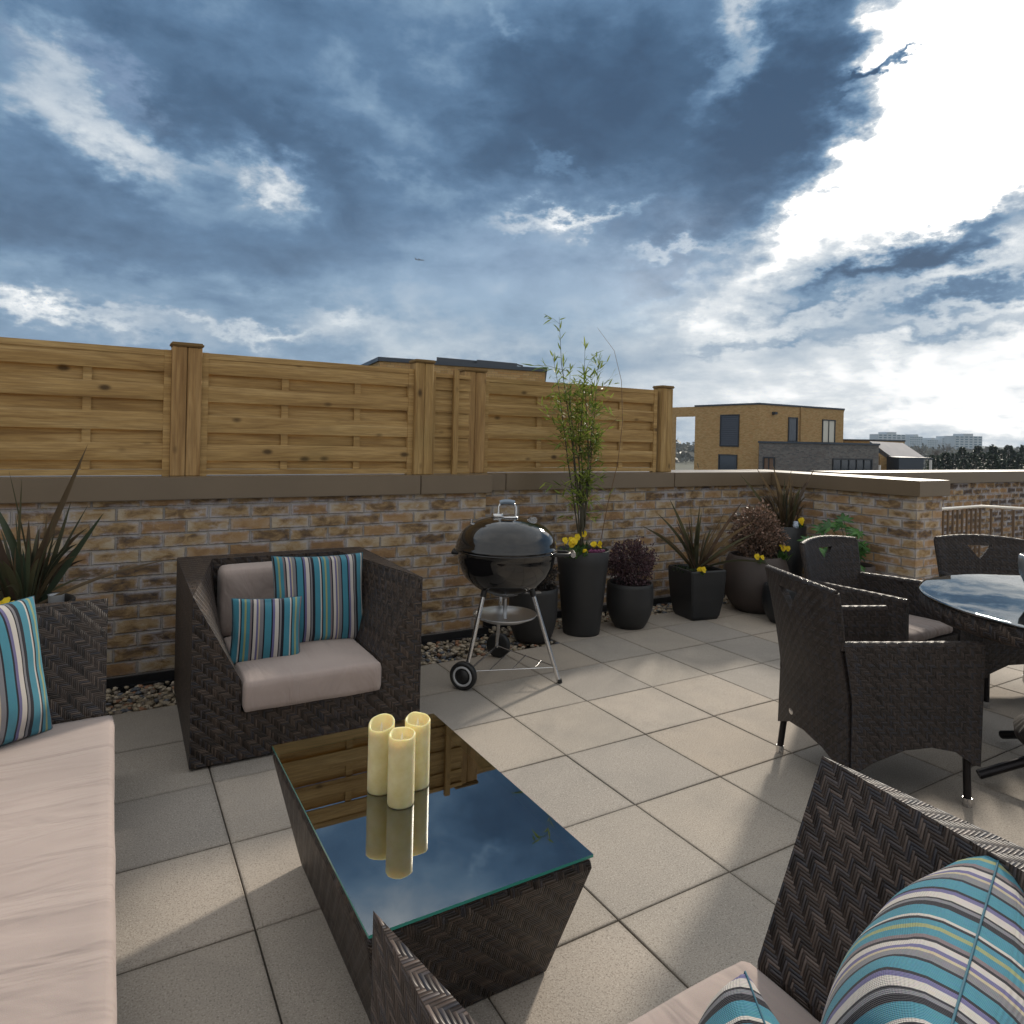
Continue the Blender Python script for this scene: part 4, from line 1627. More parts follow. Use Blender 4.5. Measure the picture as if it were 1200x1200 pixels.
def bamboo():
    rr = random.Random(21)
    e = empty('bamboo', (B_[0], B_[1], .55), 0, 'tall slender bamboo with light green leaves, in the tall tapered planter, rising above the fence', 'bamboo')
    cul = MB()
    lf = MB()
    tips = [(1.05, .77, 2.25), (1.22, .68, 2.06), (1.02, .80, 1.98), (1.30, .62, 1.95), (1.12, .72, 1.9), (1.20, .66, 1.85), (1.26, .64, 1.75), (1.10, .70, 1.70), (1.17, .66, 1.6)]

    def leaf(p, d, L, w):
        d = d.normalized()
        s = d.cross(Vector((rr.gauss(0, .5), rr.gauss(0, .5), 1))).normalized()
        nrm = s.cross(d)
        q = [p, p + d * L * .3 + s * w / 2, p + d * L * .65 + s * w * .36 - nrm * L * .02, p + d * L - nrm * L * .07, p + d * L * .65 - s * w * .36 - nrm * L * .02, p + d * L * .3 - s * w / 2]
        lf.face(q)
    base = Vector((B_[0], B_[1], .55))
    # right-hand view direction spreads leaves
    vr = Vector((.86, -.5, 0))
    for ti, tp in enumerate(tips):
        t3 = Vector(tp) - base
        b = Vector((rr.uniform(-.012, .012), rr.uniform(-.012, .012), 0))
        if ti > 3:
            b = Vector((rr.uniform(-.015, .015), rr.uniform(-.015, .015), .16 + .08 * rr.random()))
        m1 = b.lerp(t3, .45) + Vector((rr.uniform(-.03, .03), rr.uniform(-.03, .03), .02))
        m2 = b.lerp(t3, .8) + Vector((rr.uniform(-.02, .02), rr.uniform(-.02, .02), .01))
        pts = [b, b.lerp(m1, .5), m1, m1.lerp(m2, .5), m2, t3]
        cul.tube(pts, [.0055, .005, .004, .0032, .0024, .0008], 6, cap=False)
        # branches
        nb = 32
        for k in range(nb):
            t = rr.uniform(.12, 1.0)
            seg = t * (len(pts) - 1)
            i = min(int(seg), len(pts) - 2)
            p = pts[i].lerp(pts[i + 1], seg - i)
            if (p.z > 1.22 and rr.random() < .72) or p.z < .22:
                continue
            a = rr.uniform(0, 6.28)
            mid_w = 1 - abs((p.z - .62) / .9)
            d = Vector((cos(a), sin(a) * .7, rr.uniform(.15, 1.1))).normalized()
            L = rr.uniform(.07, .19) * (1 if p.z < 1.25 else .75)
            q = p + d * L
            cul.tube([p, p.lerp(q, .5) + Vector((0, 0, .008)), q], [.0012, .0009, .0005], 3, cap=False)
            for j in range(rr.randint(4, 7)):
                f = rr.uniform(.25, 1)
                pp = p.lerp(q, f)
                dd = d * .5 + Vector((rr.gauss(0, .7), rr.gauss(0, .7), rr.gauss(-.1, .5)))
                leaf(pp, dd, rr.uniform(.05, .095), rr.uniform(.009, .015))
        for j in range(11):
            dd = (t3 - m2).normalized() * .6 + Vector((rr.gauss(0, .6), rr.gauss(0, .6), rr.gauss(.1, .4)))
            leaf(t3 - (t3 - m2) * rr.uniform(0, .9), dd, rr.uniform(.055, .095), .014)
    # leafy arm at upper left
    for q0, q1, nn in ((Vector((1.10, .72, 1.86)), Vector((.87, .88, 1.90)), 12), (Vector((1.18, .68, 1.75)), Vector((1.36, .60, 1.93)), 10), (Vector((1.15, .68, 1.25)), Vector((.93, .80, 1.62)), 10), (Vector((1.18, .66, 1.2)), Vector((1.42, .52, 1.55)), 9), (Vector((1.18, .66, 1.0)), Vector((.96, .78, 1.06)), 8)):
        q0, q1 = q0 - base, q1 - base
        cul.tube([q0, q0.lerp(q1, .5) + Vector((0, 0, .015)), q1], [.0018, .0013, .0006], 4, cap=False)
        for j in range(nn):
            f = rr.uniform(.3, 1)
            dd = (q1 - q0).normalized() * .7 + Vector((rr.gauss(0, .4), rr.gauss(0, .4), rr.gauss(-.15, .4)))
            leaf(q0.lerp(q1, f), dd, rr.uniform(.065, .105), .0145)
    cul.build('culm', MT['culm'], e)
    lf.build('foliage', MT['bamboo'], e)
    mb = MB()
    c = [(1.33, .61, .55), (1.38, .58, .9), (1.44, .55, 1.2), (1.46, .53, 1.5), (1.45, .54, 1.8), (1.40, .57, 2.02), (1.29, .63, 2.18)]
    mb.tube(c, [.003, .0028, .0025, .0022, .0018, .0014, .0008], 6)
    o = mb.build('dry_cane', MT['cane'])
    tag(o, 'single thin dry cane bending over to the right of the bamboo in the same planter', 'cane')


bamboo()


def pansy(loc, z, label, seed, n=5, spread=.05, toward=(-.5, -.86), hgt=.07, leaves=26):
    rr = random.Random(seed)
    e = empty('pansy', (loc[0], loc[1], z), 0, label, 'flower', 'yellow pansies in the planters')
    lf = MB()
    for k in range(leaves):
        a = rr.uniform(0, 6.28)
        r0 = rr.uniform(0, spread)
        p = Vector((cos(a) * r0, sin(a) * r0, rr.uniform(-.01, .01)))
        d = Vector((cos(a) * rr.uniform(.2, 1), sin(a) * rr.uniform(.2, 1), rr.uniform(.3, 1.2))).normalized()
        L = rr.uniform(.025, hgt * .9)
        s = d.cross(Vector((0, 0, 1))).normalized()
        lf.face([p, p + d * L * .45 + s * L * .2, p + d * L, p + d * L * .45 - s * L * .2])
    lf.build('foliage', MT['green'], e)
    for k in range(n):
        a = rr.uniform(0, 6.28)
        r0 = spread * (k + .5) / n
        c = Vector((cos(a) * r0, sin(a) * r0, hgt * rr.uniform(.75, 1.1)))
        nd = Vector((toward[0] + rr.gauss(0, .35), toward[1] + rr.gauss(0, .35), .45 + rr.gauss(0, .25))).normalized()
        u = nd.cross(Vector((0, 0, 1))).normalized()
        v = u.cross(nd) * -1
        if v.z < 0:
            v = -v
        fl = MB()
        S = rr.uniform(.019, .025)
        for (ang, sc) in ((90 + 34, 1.0), (90 - 34, 1.0), (180 + 12, .9), (-12, .9), (270, 1.15)):
            aa = radians(ang)
            dc = u * cos(aa) + v * sin(aa)
            pc = c + dc * S * .48 * sc
            sd_ = dc.cross(nd)
            pts = []
            for q in range(8):
                b = 2 * pi * q / 8
                pts.append(pc + dc * cos(b) * S * .52 * sc + sd_ * sin(b) * S * .55 * sc + nd * (.002 * cos(b * 2) + rr.uniform(-.0015, .0015)) + nd * .0012 * (ang % 7))
            fl.face(pts)
        b = fl.build('bloom', MT['yellow'], e)
        st = MB()
        st.tube([Vector((c.x * .5, c.y * .5, 0)), c - nd * .004], .0012, 4)
        st.build('stem', MT['green'], b)
    return e


pansy((1.035, .505), .56, 'cluster of yellow pansies at the left rim of the tall planter, beside the barbecue', 1, 9, .075, hgt=.11, leaves=60)
pansy((1.09, .455), .56, 'large yellow pansy at the front rim of the tall planter', 2, 2, .02, hgt=.045)
pansy((1.24, .50), .56, 'small group of yellow pansies at the right rim of the tall planter', 3, 4, .05, hgt=.08)
pansy((1.18, .62), .58, 'yellow pansies behind the bamboo stem in the tall planter', 4, 3, .04, hgt=.12, leaves=40)
pansy((2.18, .43), .355, 'yellow pansies at the front corner of the square planter', 5, 3, .025, hgt=.045)
pansy((2.72, .32), .43, 'yellow pansies at the left rim of the wide brown planter', 6, 2, .04, hgt=.05)
pansy((2.98, .32), .43, 'yellow pansies at the right rim of the wide brown planter', 7, 3, .05, hgt=.11)
pansy((3.37, .46), .66, 'yellow pansy behind the white label in the tall black corner planter', 8, 3, .04, hgt=.06)
pansy((2.78, .09), .26, 'pair of yellow pansies standing up in the low black planter', 9, 2, .035, hgt=.085)
pansy((2.69, .12), .26, 'single yellow pansy at the left rim of the low black planter', 10, 1, .02, hgt=.05)
pansy((-2.09, .28), .56, 'yellow pansies beside the flax behind the sofa arm at the left edge', 11, 5, .07, hgt=.05)


def heather(loc, z, label, seed, col='heather'):
    rr = random.Random(seed)
    mb = MB()
    for k in range(70):
        a = rr.uniform(0, 6.28)
        p = Vector((cos(a) * rr.uniform(0, .05), sin(a) * rr.uniform(0, .03), 0))
        d = Vector((cos(a) * .6, sin(a) * .6, 1)).normalized()
        L = rr.uniform(.03, .06)
        for j in range(9):
            q = p + d * L * j / 9
            for t in range(3):
                b = rr.uniform(0, 6.28)
                o = Vector((cos(b), sin(b), rr.uniform(0, 1))) * .008
                s = o.cross(d)
                mb.face([q, q + o + s * .3, q + o * 1.5, q + o - s * .3])
    o = mb.build('heather', MT[col])
    o.location = (loc[0], loc[1], z)
    tag(o, label, 'flower')


heather((1.20, .46), .565, 'purple heather along the front rim of the tall planter', 2)
heather((2.86, .10), .27, 'small pink-red bloom in the low black planter', 4)


def fatsia():
    rr = random.Random(5)
    e = empty('fatsia', (H_[0], H_[1], .38), 0, 'green shrub with glossy hand-shaped leaves in front of the return wall', 'shrub')
    st, lf = MB(), MB()
    for k in range(24):
        a = rr.uniform(0, 6.28)
        el = rr.uniform(.2, 1.35)
        L = rr.uniform(.2, .42)
        d = Vector((cos(a) * cos(el), sin(a) * cos(el), sin(el)))
        if d.x > .2:
            L *= .55
        tip = d * L
        st.tube([(0, 0, 0), tip * .5 + Vector((0, 0, .03)), tip], .0028, 5)
        nd = (Vector((-.35, -.4, .8)) + Vector((rr.gauss(0, .3), rr.gauss(0, .3), 0))).normalized()
        fwd = (d - nd * d.dot(nd)).normalized()
        s = nd.cross(fwd)
        for q in range(7):
            ang = radians(-105 + 35 * q)
            dd = fwd * cos(ang) + s * sin(ang) - nd * .18
            ss = nd.cross(dd).normalized()
            LL = rr.uniform(.085, .115) * (1 - .25 * abs(q - 3) / 3)
            c0 = tip
            lf.face([c0, c0 + dd * LL * .45 + ss * LL * .17, c0 + dd * LL * .8 + ss * LL * .10, c0 + dd * LL - nd * LL * .1, c0 + dd * LL * .8 - ss * LL * .10, c0 + dd * LL * .45 - ss * LL * .17])
    st.build('stem', MT['green'], e)
    lf.build('foliage', MT['fatsia'], e)


fatsia()

# little labels / pots standing in planters
mb = MB()
mb.lathe([(0, 0), (.022, 0), (.024, .03), (.018, .034), (.020, .055), (.013, .06), (.012, .05)], 20)
o = mb.build('plant_cup', simple("pale_blue_ceramic", (.42, .50, .62), .3))
o.location = (3.345, .475, .655)
tag(o, 'small pale blue cup set among the flax leaves of the corner planter', 'cup')
mb = MB()
mb.lathe([(0, 0), (.028, 0), (.031, .09), (.033, .092), (.029, .088), (.026, .02)], 24)
o = mb.build('flower_pot', MT['plastic_w'])
o.location = (-1.915, .335, .53)
tag(o, 'small white pot at the foot of the flax behind the sofa', 'pot')
# ground ivy / leaves under the flax
for (c, z, s, lab) in (((2.20, .60), .35, 31, 'dark trailing leaves around the flax in the square planter'),):
    rr = random.Random(s)
    mb = MB()
    for k in range(260):
        a = rr.uniform(0, 6.28)
        r0 = .135 * sqrt(rr.random())
        p = Vector((cos(a) * r0 + .02, sin(a) * r0 - .02, rr.uniform(.0, .03)))
        d = Vector((rr.gauss(0, 1), rr.gauss(0, 1), .6)).normalized()
        t = d.cross(Vector((rr.gauss(0, 1), 0, 1))).normalized()
        L = rr.uniform(.012, .028)
        mb.face([p, p + d * L * .5 + t * L * .35, p + d * L, p + d * L * .5 - t * L * .35])
    o = mb.build('ivy', leaf_mat("ivy_leaf", (.02, .04, .02), (.06, .09, .04), 30))
    o.location = (c[0], c[1], z)
    tag(o, lab, 'plant')


# ------------------------------------------------------------ dining set
def patch(mb, outline, holes, mapf, sp=.03, thick=.02):
    """flat outline (u,v in metres) with holes -> thick curved panel via mapf(u,v)->point"""
    us = [p[0] for p in outline]
    vs_ = [p[1] for p in outline]
    pts, edges = [], []

    def loop(L):
        b = len(pts)
        # subdivide long edges
        for i in range(len(L)):
            a, c = Vector(L[i]), Vector(L[(i + 1) % len(L)])
            n = max(1, int((c - a).length / sp))
            for k in range(n):
                pts.append(a.lerp(c, k / n))
        m = len(pts) - b
        for i in range(m):
            edges.append((b + i, b + (i + 1) % m))
        return list(range(b, b + m))
    faces = [loop(outline)]
    for h in holes:
        loop(h)

    def inside(p, L):
        c = False
        for i in range(len(L)):
            (x0, y0), (x1, y1) = L[i], L[i - 1]
            if (y0 > p[1]) != (y1 > p[1]) and p[0] < (x1 - x0) * (p[1] - y0) / (y1 - y0) + x0:
                c = not c
        return c
    nu = int((max(us) - min(us)) / sp)
    nv = int((max(vs_) - min(vs_)) / sp)
    for i in range(nu + 1):
        for j in range(nv + 1):
            p = (min(us) + (i + .5) * sp, min(vs_) + (j + .5) * sp)
            if inside(p, outline) and not any(inside(p, h) for h in holes):
                pts.append(Vector(p))
    V, E, Fc, *_ = delaunay_2d_cdt([Vector((p[0], p[1])) for p in pts], edges, [], 0, 1e-5)
    F2 = []
    for f in Fc:
        c = sum((V[i] for i in f), Vector((0, 0))) / len(f)
        if inside(c, outline) and not any(inside(c, h) for h in holes):
            F2.append(list(f))
    e = 1e-3

    def P(u, v, off):
        p = Vector(mapf(u, v))
        du = Vector(mapf(u + e, v)) - p
        dv = Vector(mapf(u, v + e)) - p
        return p + du.cross(dv).normalized() * off
    A = [P(v[0], v[1], thick / 2) for v in V]
    B = [P(v[0], v[1], -thick / 2) for v in V]
    b = len(mb.v)
    n = len(V)
    mb.v += [tuple(p) for p in A] + [tuple(p) for p in B]
    cnt = {}
    for f in F2:
        # orientation
        a = (V[f[1]] - V[f[0]]).cross(V[f[2]] - V[f[0]]) if hasattr(Vector((0, 0)), 'cross') else 1
        if a < 0:
            f.reverse()
        mb.f.append(tuple(b + i for i in f))
        mb.uv.append([tuple(V[i]) for i in f])
        mb.mi.append(0)
        mb.sm.append(True)
        mb.f.append(tuple(b + n + i for i in reversed(f)))
        mb.uv.append([tuple(V[i]) for i in reversed(f)])
        mb.mi.append(0)
        mb.sm.append(True)
        for i in range(len(f)):
            k = (f[i], f[(i + 1) % len(f)])
            cnt[k] = 1
    for (i, j) in cnt:
        if (j, i) not in cnt:
            mb.face([tuple(A[i]), tuple(B[i]), tuple(B[j]), tuple(A[j])], uv=[(0, V[i].x + V[i].y), (.02, V[i].x + V[i].y), (.02, V[j].x + V[j].y), (0, V[j].x + V[j].y)])


def dining_chair(loc, rz, label, first=[None]):
    if first[0] is not None:
        c = copy_tree(first[0])
        c.location = loc
        c.rotation_euler = (0, 0, rz)
        c['label'] = label
        return c
    e = empty('dining_chair', loc, rz, label, 'chair', 'woven dining armchairs round the table')
    m = MT['rattan_chair']
    Wb, Wf = .240, .262    # half widths back / front
    yb, yf = -.245, .258
    # back: u across, v height
    zb0, za, zt = .13, .615, .815

    def backmap(u, v):
        s = u / .25
        lean = max(0, v - .40) ** 1.15 * .21 + max(0, .4 - v) * .02
        curve = .048 * (1 - s * s) * min(1, .35 + v)
        fl = 1 + max(0, v - .62) * .18
        return (u * fl * -1, yb - curve - lean, v)
    ol = [(-.25, zb0 + .0), (-.12, zb0 + .055), (0, zb0 + .07), (.12, zb0 + .055), (.25, zb0), (.247, .30), (.240, za), (.250, zt - .02), (.248, zt - .003), (.12, zt + .010), (0, zt + .014), (-.12, zt + .010), (-.248, zt - .003), (-.250, zt - .02), (-.240, za), (-.247, .3)]
    mb = MB()
    hole = [(-.066, .778), (.066, .778), (.0, .695)]
    patch(mb, ol, [hole], backmap, .028, .026)
    mb.build('backrest', m, e)
    # sides: u along depth, v height
    for sg in (1, -1):
        def smap(u, v, sg=sg):
            t = (u - yb) / (yf - yb)
            x = Wb + (Wf - Wb) * t + .012 * sin(pi * t) + .012 * (v / .6) * t
            back = -(max(0, v - .40) ** 1.15 * .21) * (1 - t)
            return (sg * x, u + back, v) if sg < 0 else (sg * x, yb + yf - u - 0 + (-(max(0, v - .40) ** 1.15 * .21) * ((yb + yf - u - yf) / (yb - yf))) if False else u + back, v)
        L = [(yb, .13), (yb + .08, .185), (yb + .2, .235), (yb + .30, .245), (yb + .40, .225), (yf - .03, .175), (yf, .165), (yf, .60), (yf - .01, .622), (yf - .2, .622), (yb, .612)]
        mb = MB()
        patch(mb, L, [], smap, .03, .03)
        mb.build('arm_panel', m, e)
        # rounded arm top
        mb = MB()
        mb.tube([smap(yb, .615), smap(yb + .15, .619), smap(yb + .3, .622), smap(yf, .622)], .0165, 8)
        mb.build('arm_rest', m, e)
    mb = MB()
    tp = [backmap(-.247 + .494 * k / 12, (zt - .003 + .017 * (1 - ((-.247 + .494 * k / 12) / .247) ** 2))) for k in range(13)]
    mb.tube(tp, .0145, 8)
    for sg in (1, -1):
        mb.tube([backmap(sg * .240, .60), backmap(sg * .245, .70), backmap(sg * .249, zt - .02), backmap(sg * .247, zt - .003)], .0135, 8)
    mb.build('top_rail', m, e)
    # front apron, arched
    mb = MB()
    patch(mb, [(-.27, .165), (-.15, .235), (0, .255), (.15, .235), (.27, .165), (.27, .40), (-.27, .40)], [], lambda u, v: (u, yf - .02, v), .035, .022)
    mb.build('apron', m, e)
    mb = MB()
    mb.prism([(-.24, yb - .02), (.24, yb - .02), (.262, yf - .035), (-.262, yf - .035)], .375, .40)
    mb.build('seat', m, e)
    soft_box('seat_cushion', (-.225, yb + .02, .401), (.225, yf - .015, .455), .024, MT['grey_fabric'], e, crown=.008, n=12, seed=4)
    for (sx, sy, sp_) in ((1, 1, .0), (-1, 1, 0), (1, -1, -.02), (-1, -1, -.02)):
        mb = MB()
        x = sx * (Wf - .02 if sy > 0 else Wb - .015)
        y = yf - .03 if sy > 0 else yb + .01
        mb.tube([(x, y, .26), (x + sx * .004, y + sp_ + sy * .008, .02)], .0135, 10)
        l = mb.build('leg', MT['legmetal'], e)
        mb = MB()
        mb.tube([(x + sx * .004, y + sp_ + sy * .007, .034), (x + sx * .004, y + sp_ + sy * .008, .0)], .016, 12)
        mb.build('foot_cap', MT['steel'], l)
    mb = MB()
    p = backmap(.10, .235)
    P = [[(p[0] + r * cos(2 * pi * i / 16) * 1.3, p[1] - .016 - (.002 if r < .012 else 0), p[2] + r * sin(2 * pi * i / 16)) for r in (0, .008, .012, .0125)] for i in range(16)]
    mb.grid(P, None, 0, True, closed_u=True, flip=True)
    mb.build('badge', MT['steel'], e)
    first[0] = e
    return e


# local front is +y
dining_chair((1.0, -1.64, 0), radians(-24 - 90), 'nearest dark woven dining armchair, its back turned to the camera, left of the round table')
dining_chair((1.835, -1.20, 0), radians(-88 - 90), 'dark woven dining armchair between the corner planters and the round table')
dining_chair((2.62, -1.46, 0), radians(-128 - 90), 'dark woven dining armchair with its back to the brick pier, triangular hole facing the camera')


def dining_table():
    cx, cy = 1.745, -2.21
    e = empty('dining_table', (cx, cy, 0), 0, 'round dark woven dining table with a glass top at the right edge', 'table')
    mb = MB()
    Rr = .695
    mb.lathe([(0, .732), (Rr - .012, .732), (Rr - .001, .733), (Rr, .737), (Rr - .003, .742), (Rr - .012, .7425), (0, .7425)], 96)
    g = mb.build('glass_top', [MT['glass2']], e)
    mb = MB()
    mb.lathe([(0, .70), (Rr - .06, .70), (Rr - .03, .66), (Rr - .018, .655), (Rr - .006, .668), (Rr - .004, .70), (Rr - .012, .726), (Rr - .03, .7305), (0, .7305)], 80)
    mb.build('woven_rim', MT['rattan'], e)
    mb = MB()
    mb.lathe([(0, .10), (.16, .085), (.28, .115), (.335, .165), (.34, .20), (.22, .29), (.13, .40), (.11, .5), (.16, .62), (.24, .70)], 64)
    mb.build('pedestal', MT['rattan_chair'], e)
    for a in (139, 72, 229, 319, 5):
        if a == 5:
            continue
        d = Vector((cos(radians(a)), sin(radians(a)), 0))
        s = Vector((-d.y, d.x, 0)) * .02
        mb = MB()
        p0, p1 = d * .22 + Vector((0, 0, .15)), d * .50 + Vector((0, 0, .028))
        mb.tube([p0, p1], .019, 10)
        l = mb.build('leg', MT['legmetal'], e)


dining_table()
mb = MB()
P = []
for i in range(48):
    a = 2 * pi * i / 48
    k = 1 + .03 * cos(12 * a)
    P.append([(r * k * cos(a), r * k * sin(a), z) for r, z in [(0, 0), (.056, 0), (.048, .014), (.040, .034), (.056, .07), (.078, .12), (.084, .165), (.080, .205), (.076, .208), (.077, .16), (.05, .07), (0, .06)]])
mb.grid(P, None, 0, True, closed_u=True)
o = mb.build('vase', simple("silvered_ribbed_glass", (.26, .27, .28), .22, .4, .15, 12))
o.location = (1.60, -1.985, .743)
o.scale = (.85, .85, .88)
tag(o, 'silver-grey ribbed vase with a narrow waist standing on the dining table', 'vase')

# ------------------------------------------------------------ beyond the terrace
GZ = -11.0
mb = MB()
mb.face([(-290, -290, GZ), (1740, -290, GZ), (1740, 2040, GZ), (-290, 2040, GZ)])
o = mb.build('ground', MT['ground'])
tag(o, kind='structure')
# the block under the terrace
e = empty('apartment_block', (0, -3, GZ), 0, 'brick block of flats that carries the terrace', 'building')
mb = MB()
mb.box((-14.0, -9.5, 0), (9.6, 4.41 - .2, 10.6))
mb.build('wall', MT['brick_far'], e)


def face_wall(mb, A, B, z0, z1, mi=0):
    """vertical wall between ground points A and B with metre UVs, visible from the camera side"""
    L = (B - A).length
    P = [Vector((A.x, A.y, z0)), Vector((B.x, B.y, z0)), Vector((B.x, B.y, z1)), Vector((A.x, A.y, z1))]
    mb.face(P, uv=[(0, z0), (L, z0), (L, z1), (0, z1)], mi=mi)


def block(name, pts, z0, z1, m, label, parapet=True, thick=.0):
    """extruded footprint (world xy, camera-side order left->right then behind)"""
    e = empty(name, (pts[0].x, pts[0].y, 0), 0, label, 'building')
    mb = MB()
    o3 = Vector((pts[0].x, pts[0].y, 0))
    n = len(pts)
    acc = 0
    for i in range(n):
        A, B = pts[i] - o3, pts[(i + 1) % n] - o3
        A.z = B.z = 0
        face_wall(mb, A, B, z0, z1)
    mb.face([Vector((p.x - o3.x, p.y - o3.y, z1)) for p in pts])
    w = mb.build('wall', m, e)
    if parapet:
        mb = MB()
        c = sum(pts, Vector()) / n
        for i in range(n):
            A, B = pts[i] - o3, pts[(i + 1) % n] - o3
            A.z = B.z = 0
            d = (B - A).normalized()
            nn = Vector((d.y, -d.x, 0))
            a, b = A + nn * .06 - d * .05, B + nn * .06 + d * .05
            a2, b2 = A - nn * .3, B - nn * .3
            for (p, q, r, s) in (((a, z1), (b, z1), (b, z1 + .12), (a, z1 + .12)), ((a, z1 + .12), (b, z1 + .12), (b2, z1 + .12), (a2, z1 + .12)), ((b2, z1), (a2, z1), (a2, z1 + .12), (b2, z1 + .12)), ((a, z1), (a2, z1), (b2, z1), (b, z1))):
                mb.face([(v[0].x, v[0].y, v[1] + .003) for v in (p, q, r, s)])
        mb.build('roof_edge', MT['zinc'], e)
    return e, o3


def opening(e, o3, A, B, t0, t1, z0, z1, m, louvres=0, bars=0, name='window', mull=None):
    """window recessed into wall A->B between fractions t0..t1"""
    A, B = A - o3, B - o3
    A.z = B.z = 0
    d = (B - A)
    L = d.length
    d.normalize()
    nn = Vector((d.y, -d.x, 0))
    P = lambda t, z, off: A + (B - A) * t + nn * off + Vector((0, 0, z))
    mb = MB()
    fw_ = .09
    a, b = t0, t1
    # frame as four bars standing proud
    def bar(ta, tb, za, zb, o0=.01, o1=.07):
        q = [P(ta, za, o1), P(tb, za, o1), P(tb, zb, o1), P(ta, zb, o1)]
        r = [P(ta, za, o0), P(tb, za, o0), P(tb, zb, o0), P(ta, zb, o0)]
        mb.face(q)
        for k in range(4):
            mb.face([q[k], r[k], r[(k + 1) % 4], q[(k + 1) % 4]])
    f = fw_ / L
    bar(a - f, b + f, z0 - fw_, z0)
    bar(a - f, b + f, z1, z1 + fw_)
    bar(a - f, a, z0, z1)
    bar(b, b + f, z0, z1)
    for k in range(bars):
        t = a + (b - a) * (k + 1) / (bars + 1)
        bar(t - f * .35, t + f * .35, z0, z1, .012, .06)
    w = mb.build(name, MT['frame'], e)
    mb = MB()
    mb.face([P(a, z0, .014), P(b, z0, .014), P(b, z1, .014), P(a, z1, .014)])
    g = mb.build('pane', m, w)
    if louvres:
        mb = MB()
        for k in range(louvres):
            z = z0 + (z1 - z0) * (k + .2) / louvres
            z2 = z0 + (z1 - z0) * (k + .95) / louvres
            mb.face([P(a, z, .055), P(b, z, .055), P(b, z2, .02), P(a, z2, .02)])
        mb.build('shutter', MT['shutter'], w)


# buff brick house, roof terrace opening on its left
Dl, Dc, Dr = 57.0, 50.0, 55.0
pl, po, pc, pr = at(792, 56.5), at(814, 55.0), at(889, Dc), at(988, Dr)
z1 = hz(889, 472, Dc) - .12
back = (fw * 9)
e, o3 = block('brick_house', [po, pc, pr, at(986, Dr + 9), at(816, 64)], GZ, z1, MT['brick_far'], 'large flat-roofed buff brick house beyond the parapet, right of the fence')
opening(e, o3, po, pc, .435, .70, hz(856, 522, 52), hz(856, 487, 52), MT['shutter'], louvres=14)
opening(e, o3, po, pc, .42, .68, hz(855, 556, 52), hz(855, 534, 52), MT['win'])
opening(e, o3, pc, pr, .33, .42, hz(922, 521, 51.5), hz(922, 490, 51.5), MT['win'])
opening(e, o3, pc, pr, .735, .88, hz(967, 522, 54), hz(967, 493, 54), simple("painted_sky_pane", (.62, .60, .52), .15, spec=.8), bars=1)  # pale pane colour stands in for bright sky seen through the window
mb = MB()
A, B = pl - o3, po - o3
for (za, zb) in ((hz(800, 488, 55.5), z1), ):
    t = fw * .5
    for q in ([(A, za), (B, za), (B, zb), (A, zb)], [(B + t, za), (A + t, za), (A + t, zb), (B + t, zb)], [(A, za), (A + t, za), (B + t, za), (B, za)], [(A, zb), (B, zb), (B + t, zb), (A + t, zb)]):
        mb.face([(v.x, v.y, z) for v, z in q], uv=[(0, 0), (1.7, 0), (1.7, .8), (0, .8)])
# left jamb hidden by the fence post
A2 = at(786, 57.0) - o3
mb.face([(A2.x, A2.y, GZ), (A.x, A.y, GZ), (A.x, A.y, z1), (A2.x, A2.y, z1)], uv=[(0, 0), (.8, 0), (.8, 16), (0, 16)])
mb.build('portal_beam', MT['brick_far'], e)
mb = MB()
q = pc.lerp(pr, .5) - o3
for t, w_ in ((.46, .10),):
    q = pc.lerp(pr, t) - o3
    mb.tube([(q.x, q.y - .1, hz(930, 521, 52)), (q.x, q.y - .1, z1)], .06, 6)
mb.build('downpipe', MT['brick_far'], e)
mb = MB()
q = pc.lerp(pr, .16) - o3 - fw * .15
mb.box((q.x - .15, q.y - .15, hz(912, 486, 51)), (q.x + .15, q.y + .15, hz(912, 483, 51)))
mb.build('wall_lamp', MT['frame'], e)

# grey brick house in front
gl, gc, gr = at(889.5, 46), at(972, 42), at(1030, 44)
zg = hz(972, 520.5, 42)
e, o3 = block('grey_house', [gl, gc, gr, at(1029, 47.5), at(891, 49.5)], GZ, zg, MT['brick_grey'], 'lower grey brick house with a flat roof in front of the buff brick one')
opening(e, o3, gl, gc, .09, .23, hz(902, 556, 45), hz(902, 537, 45), simple("tan_door", (.16, .10, .07), .5), bars=1, name='door')
opening(e, o3, gc, gr, .08, .84, hz(1000, 562, 43), hz(1000, 539, 43), MT['win'], bars=4)
mb = MB()
q = gr - o3 - fw * .15
mb.tube([(q.x, q.y, GZ), (q.x, q.y, hz(1030, 545, 44))], .08, 6)
mb.build('drainpipe', MT['render_w'], e)

# long low brick range behind with the pitched metal roof and dark dormer
hl, hr = at(985, 62), at(1062, 60)
e, o3 = block('brick_range', [at(984, 62), at(1025, 60), at(1060, 60), at(1059, 68), at(985, 70)], GZ, hz(1010, 516.5, 61), MT['brick_far'], 'low brick range seen between the grey house and the pitched metal roof', parapet=True)


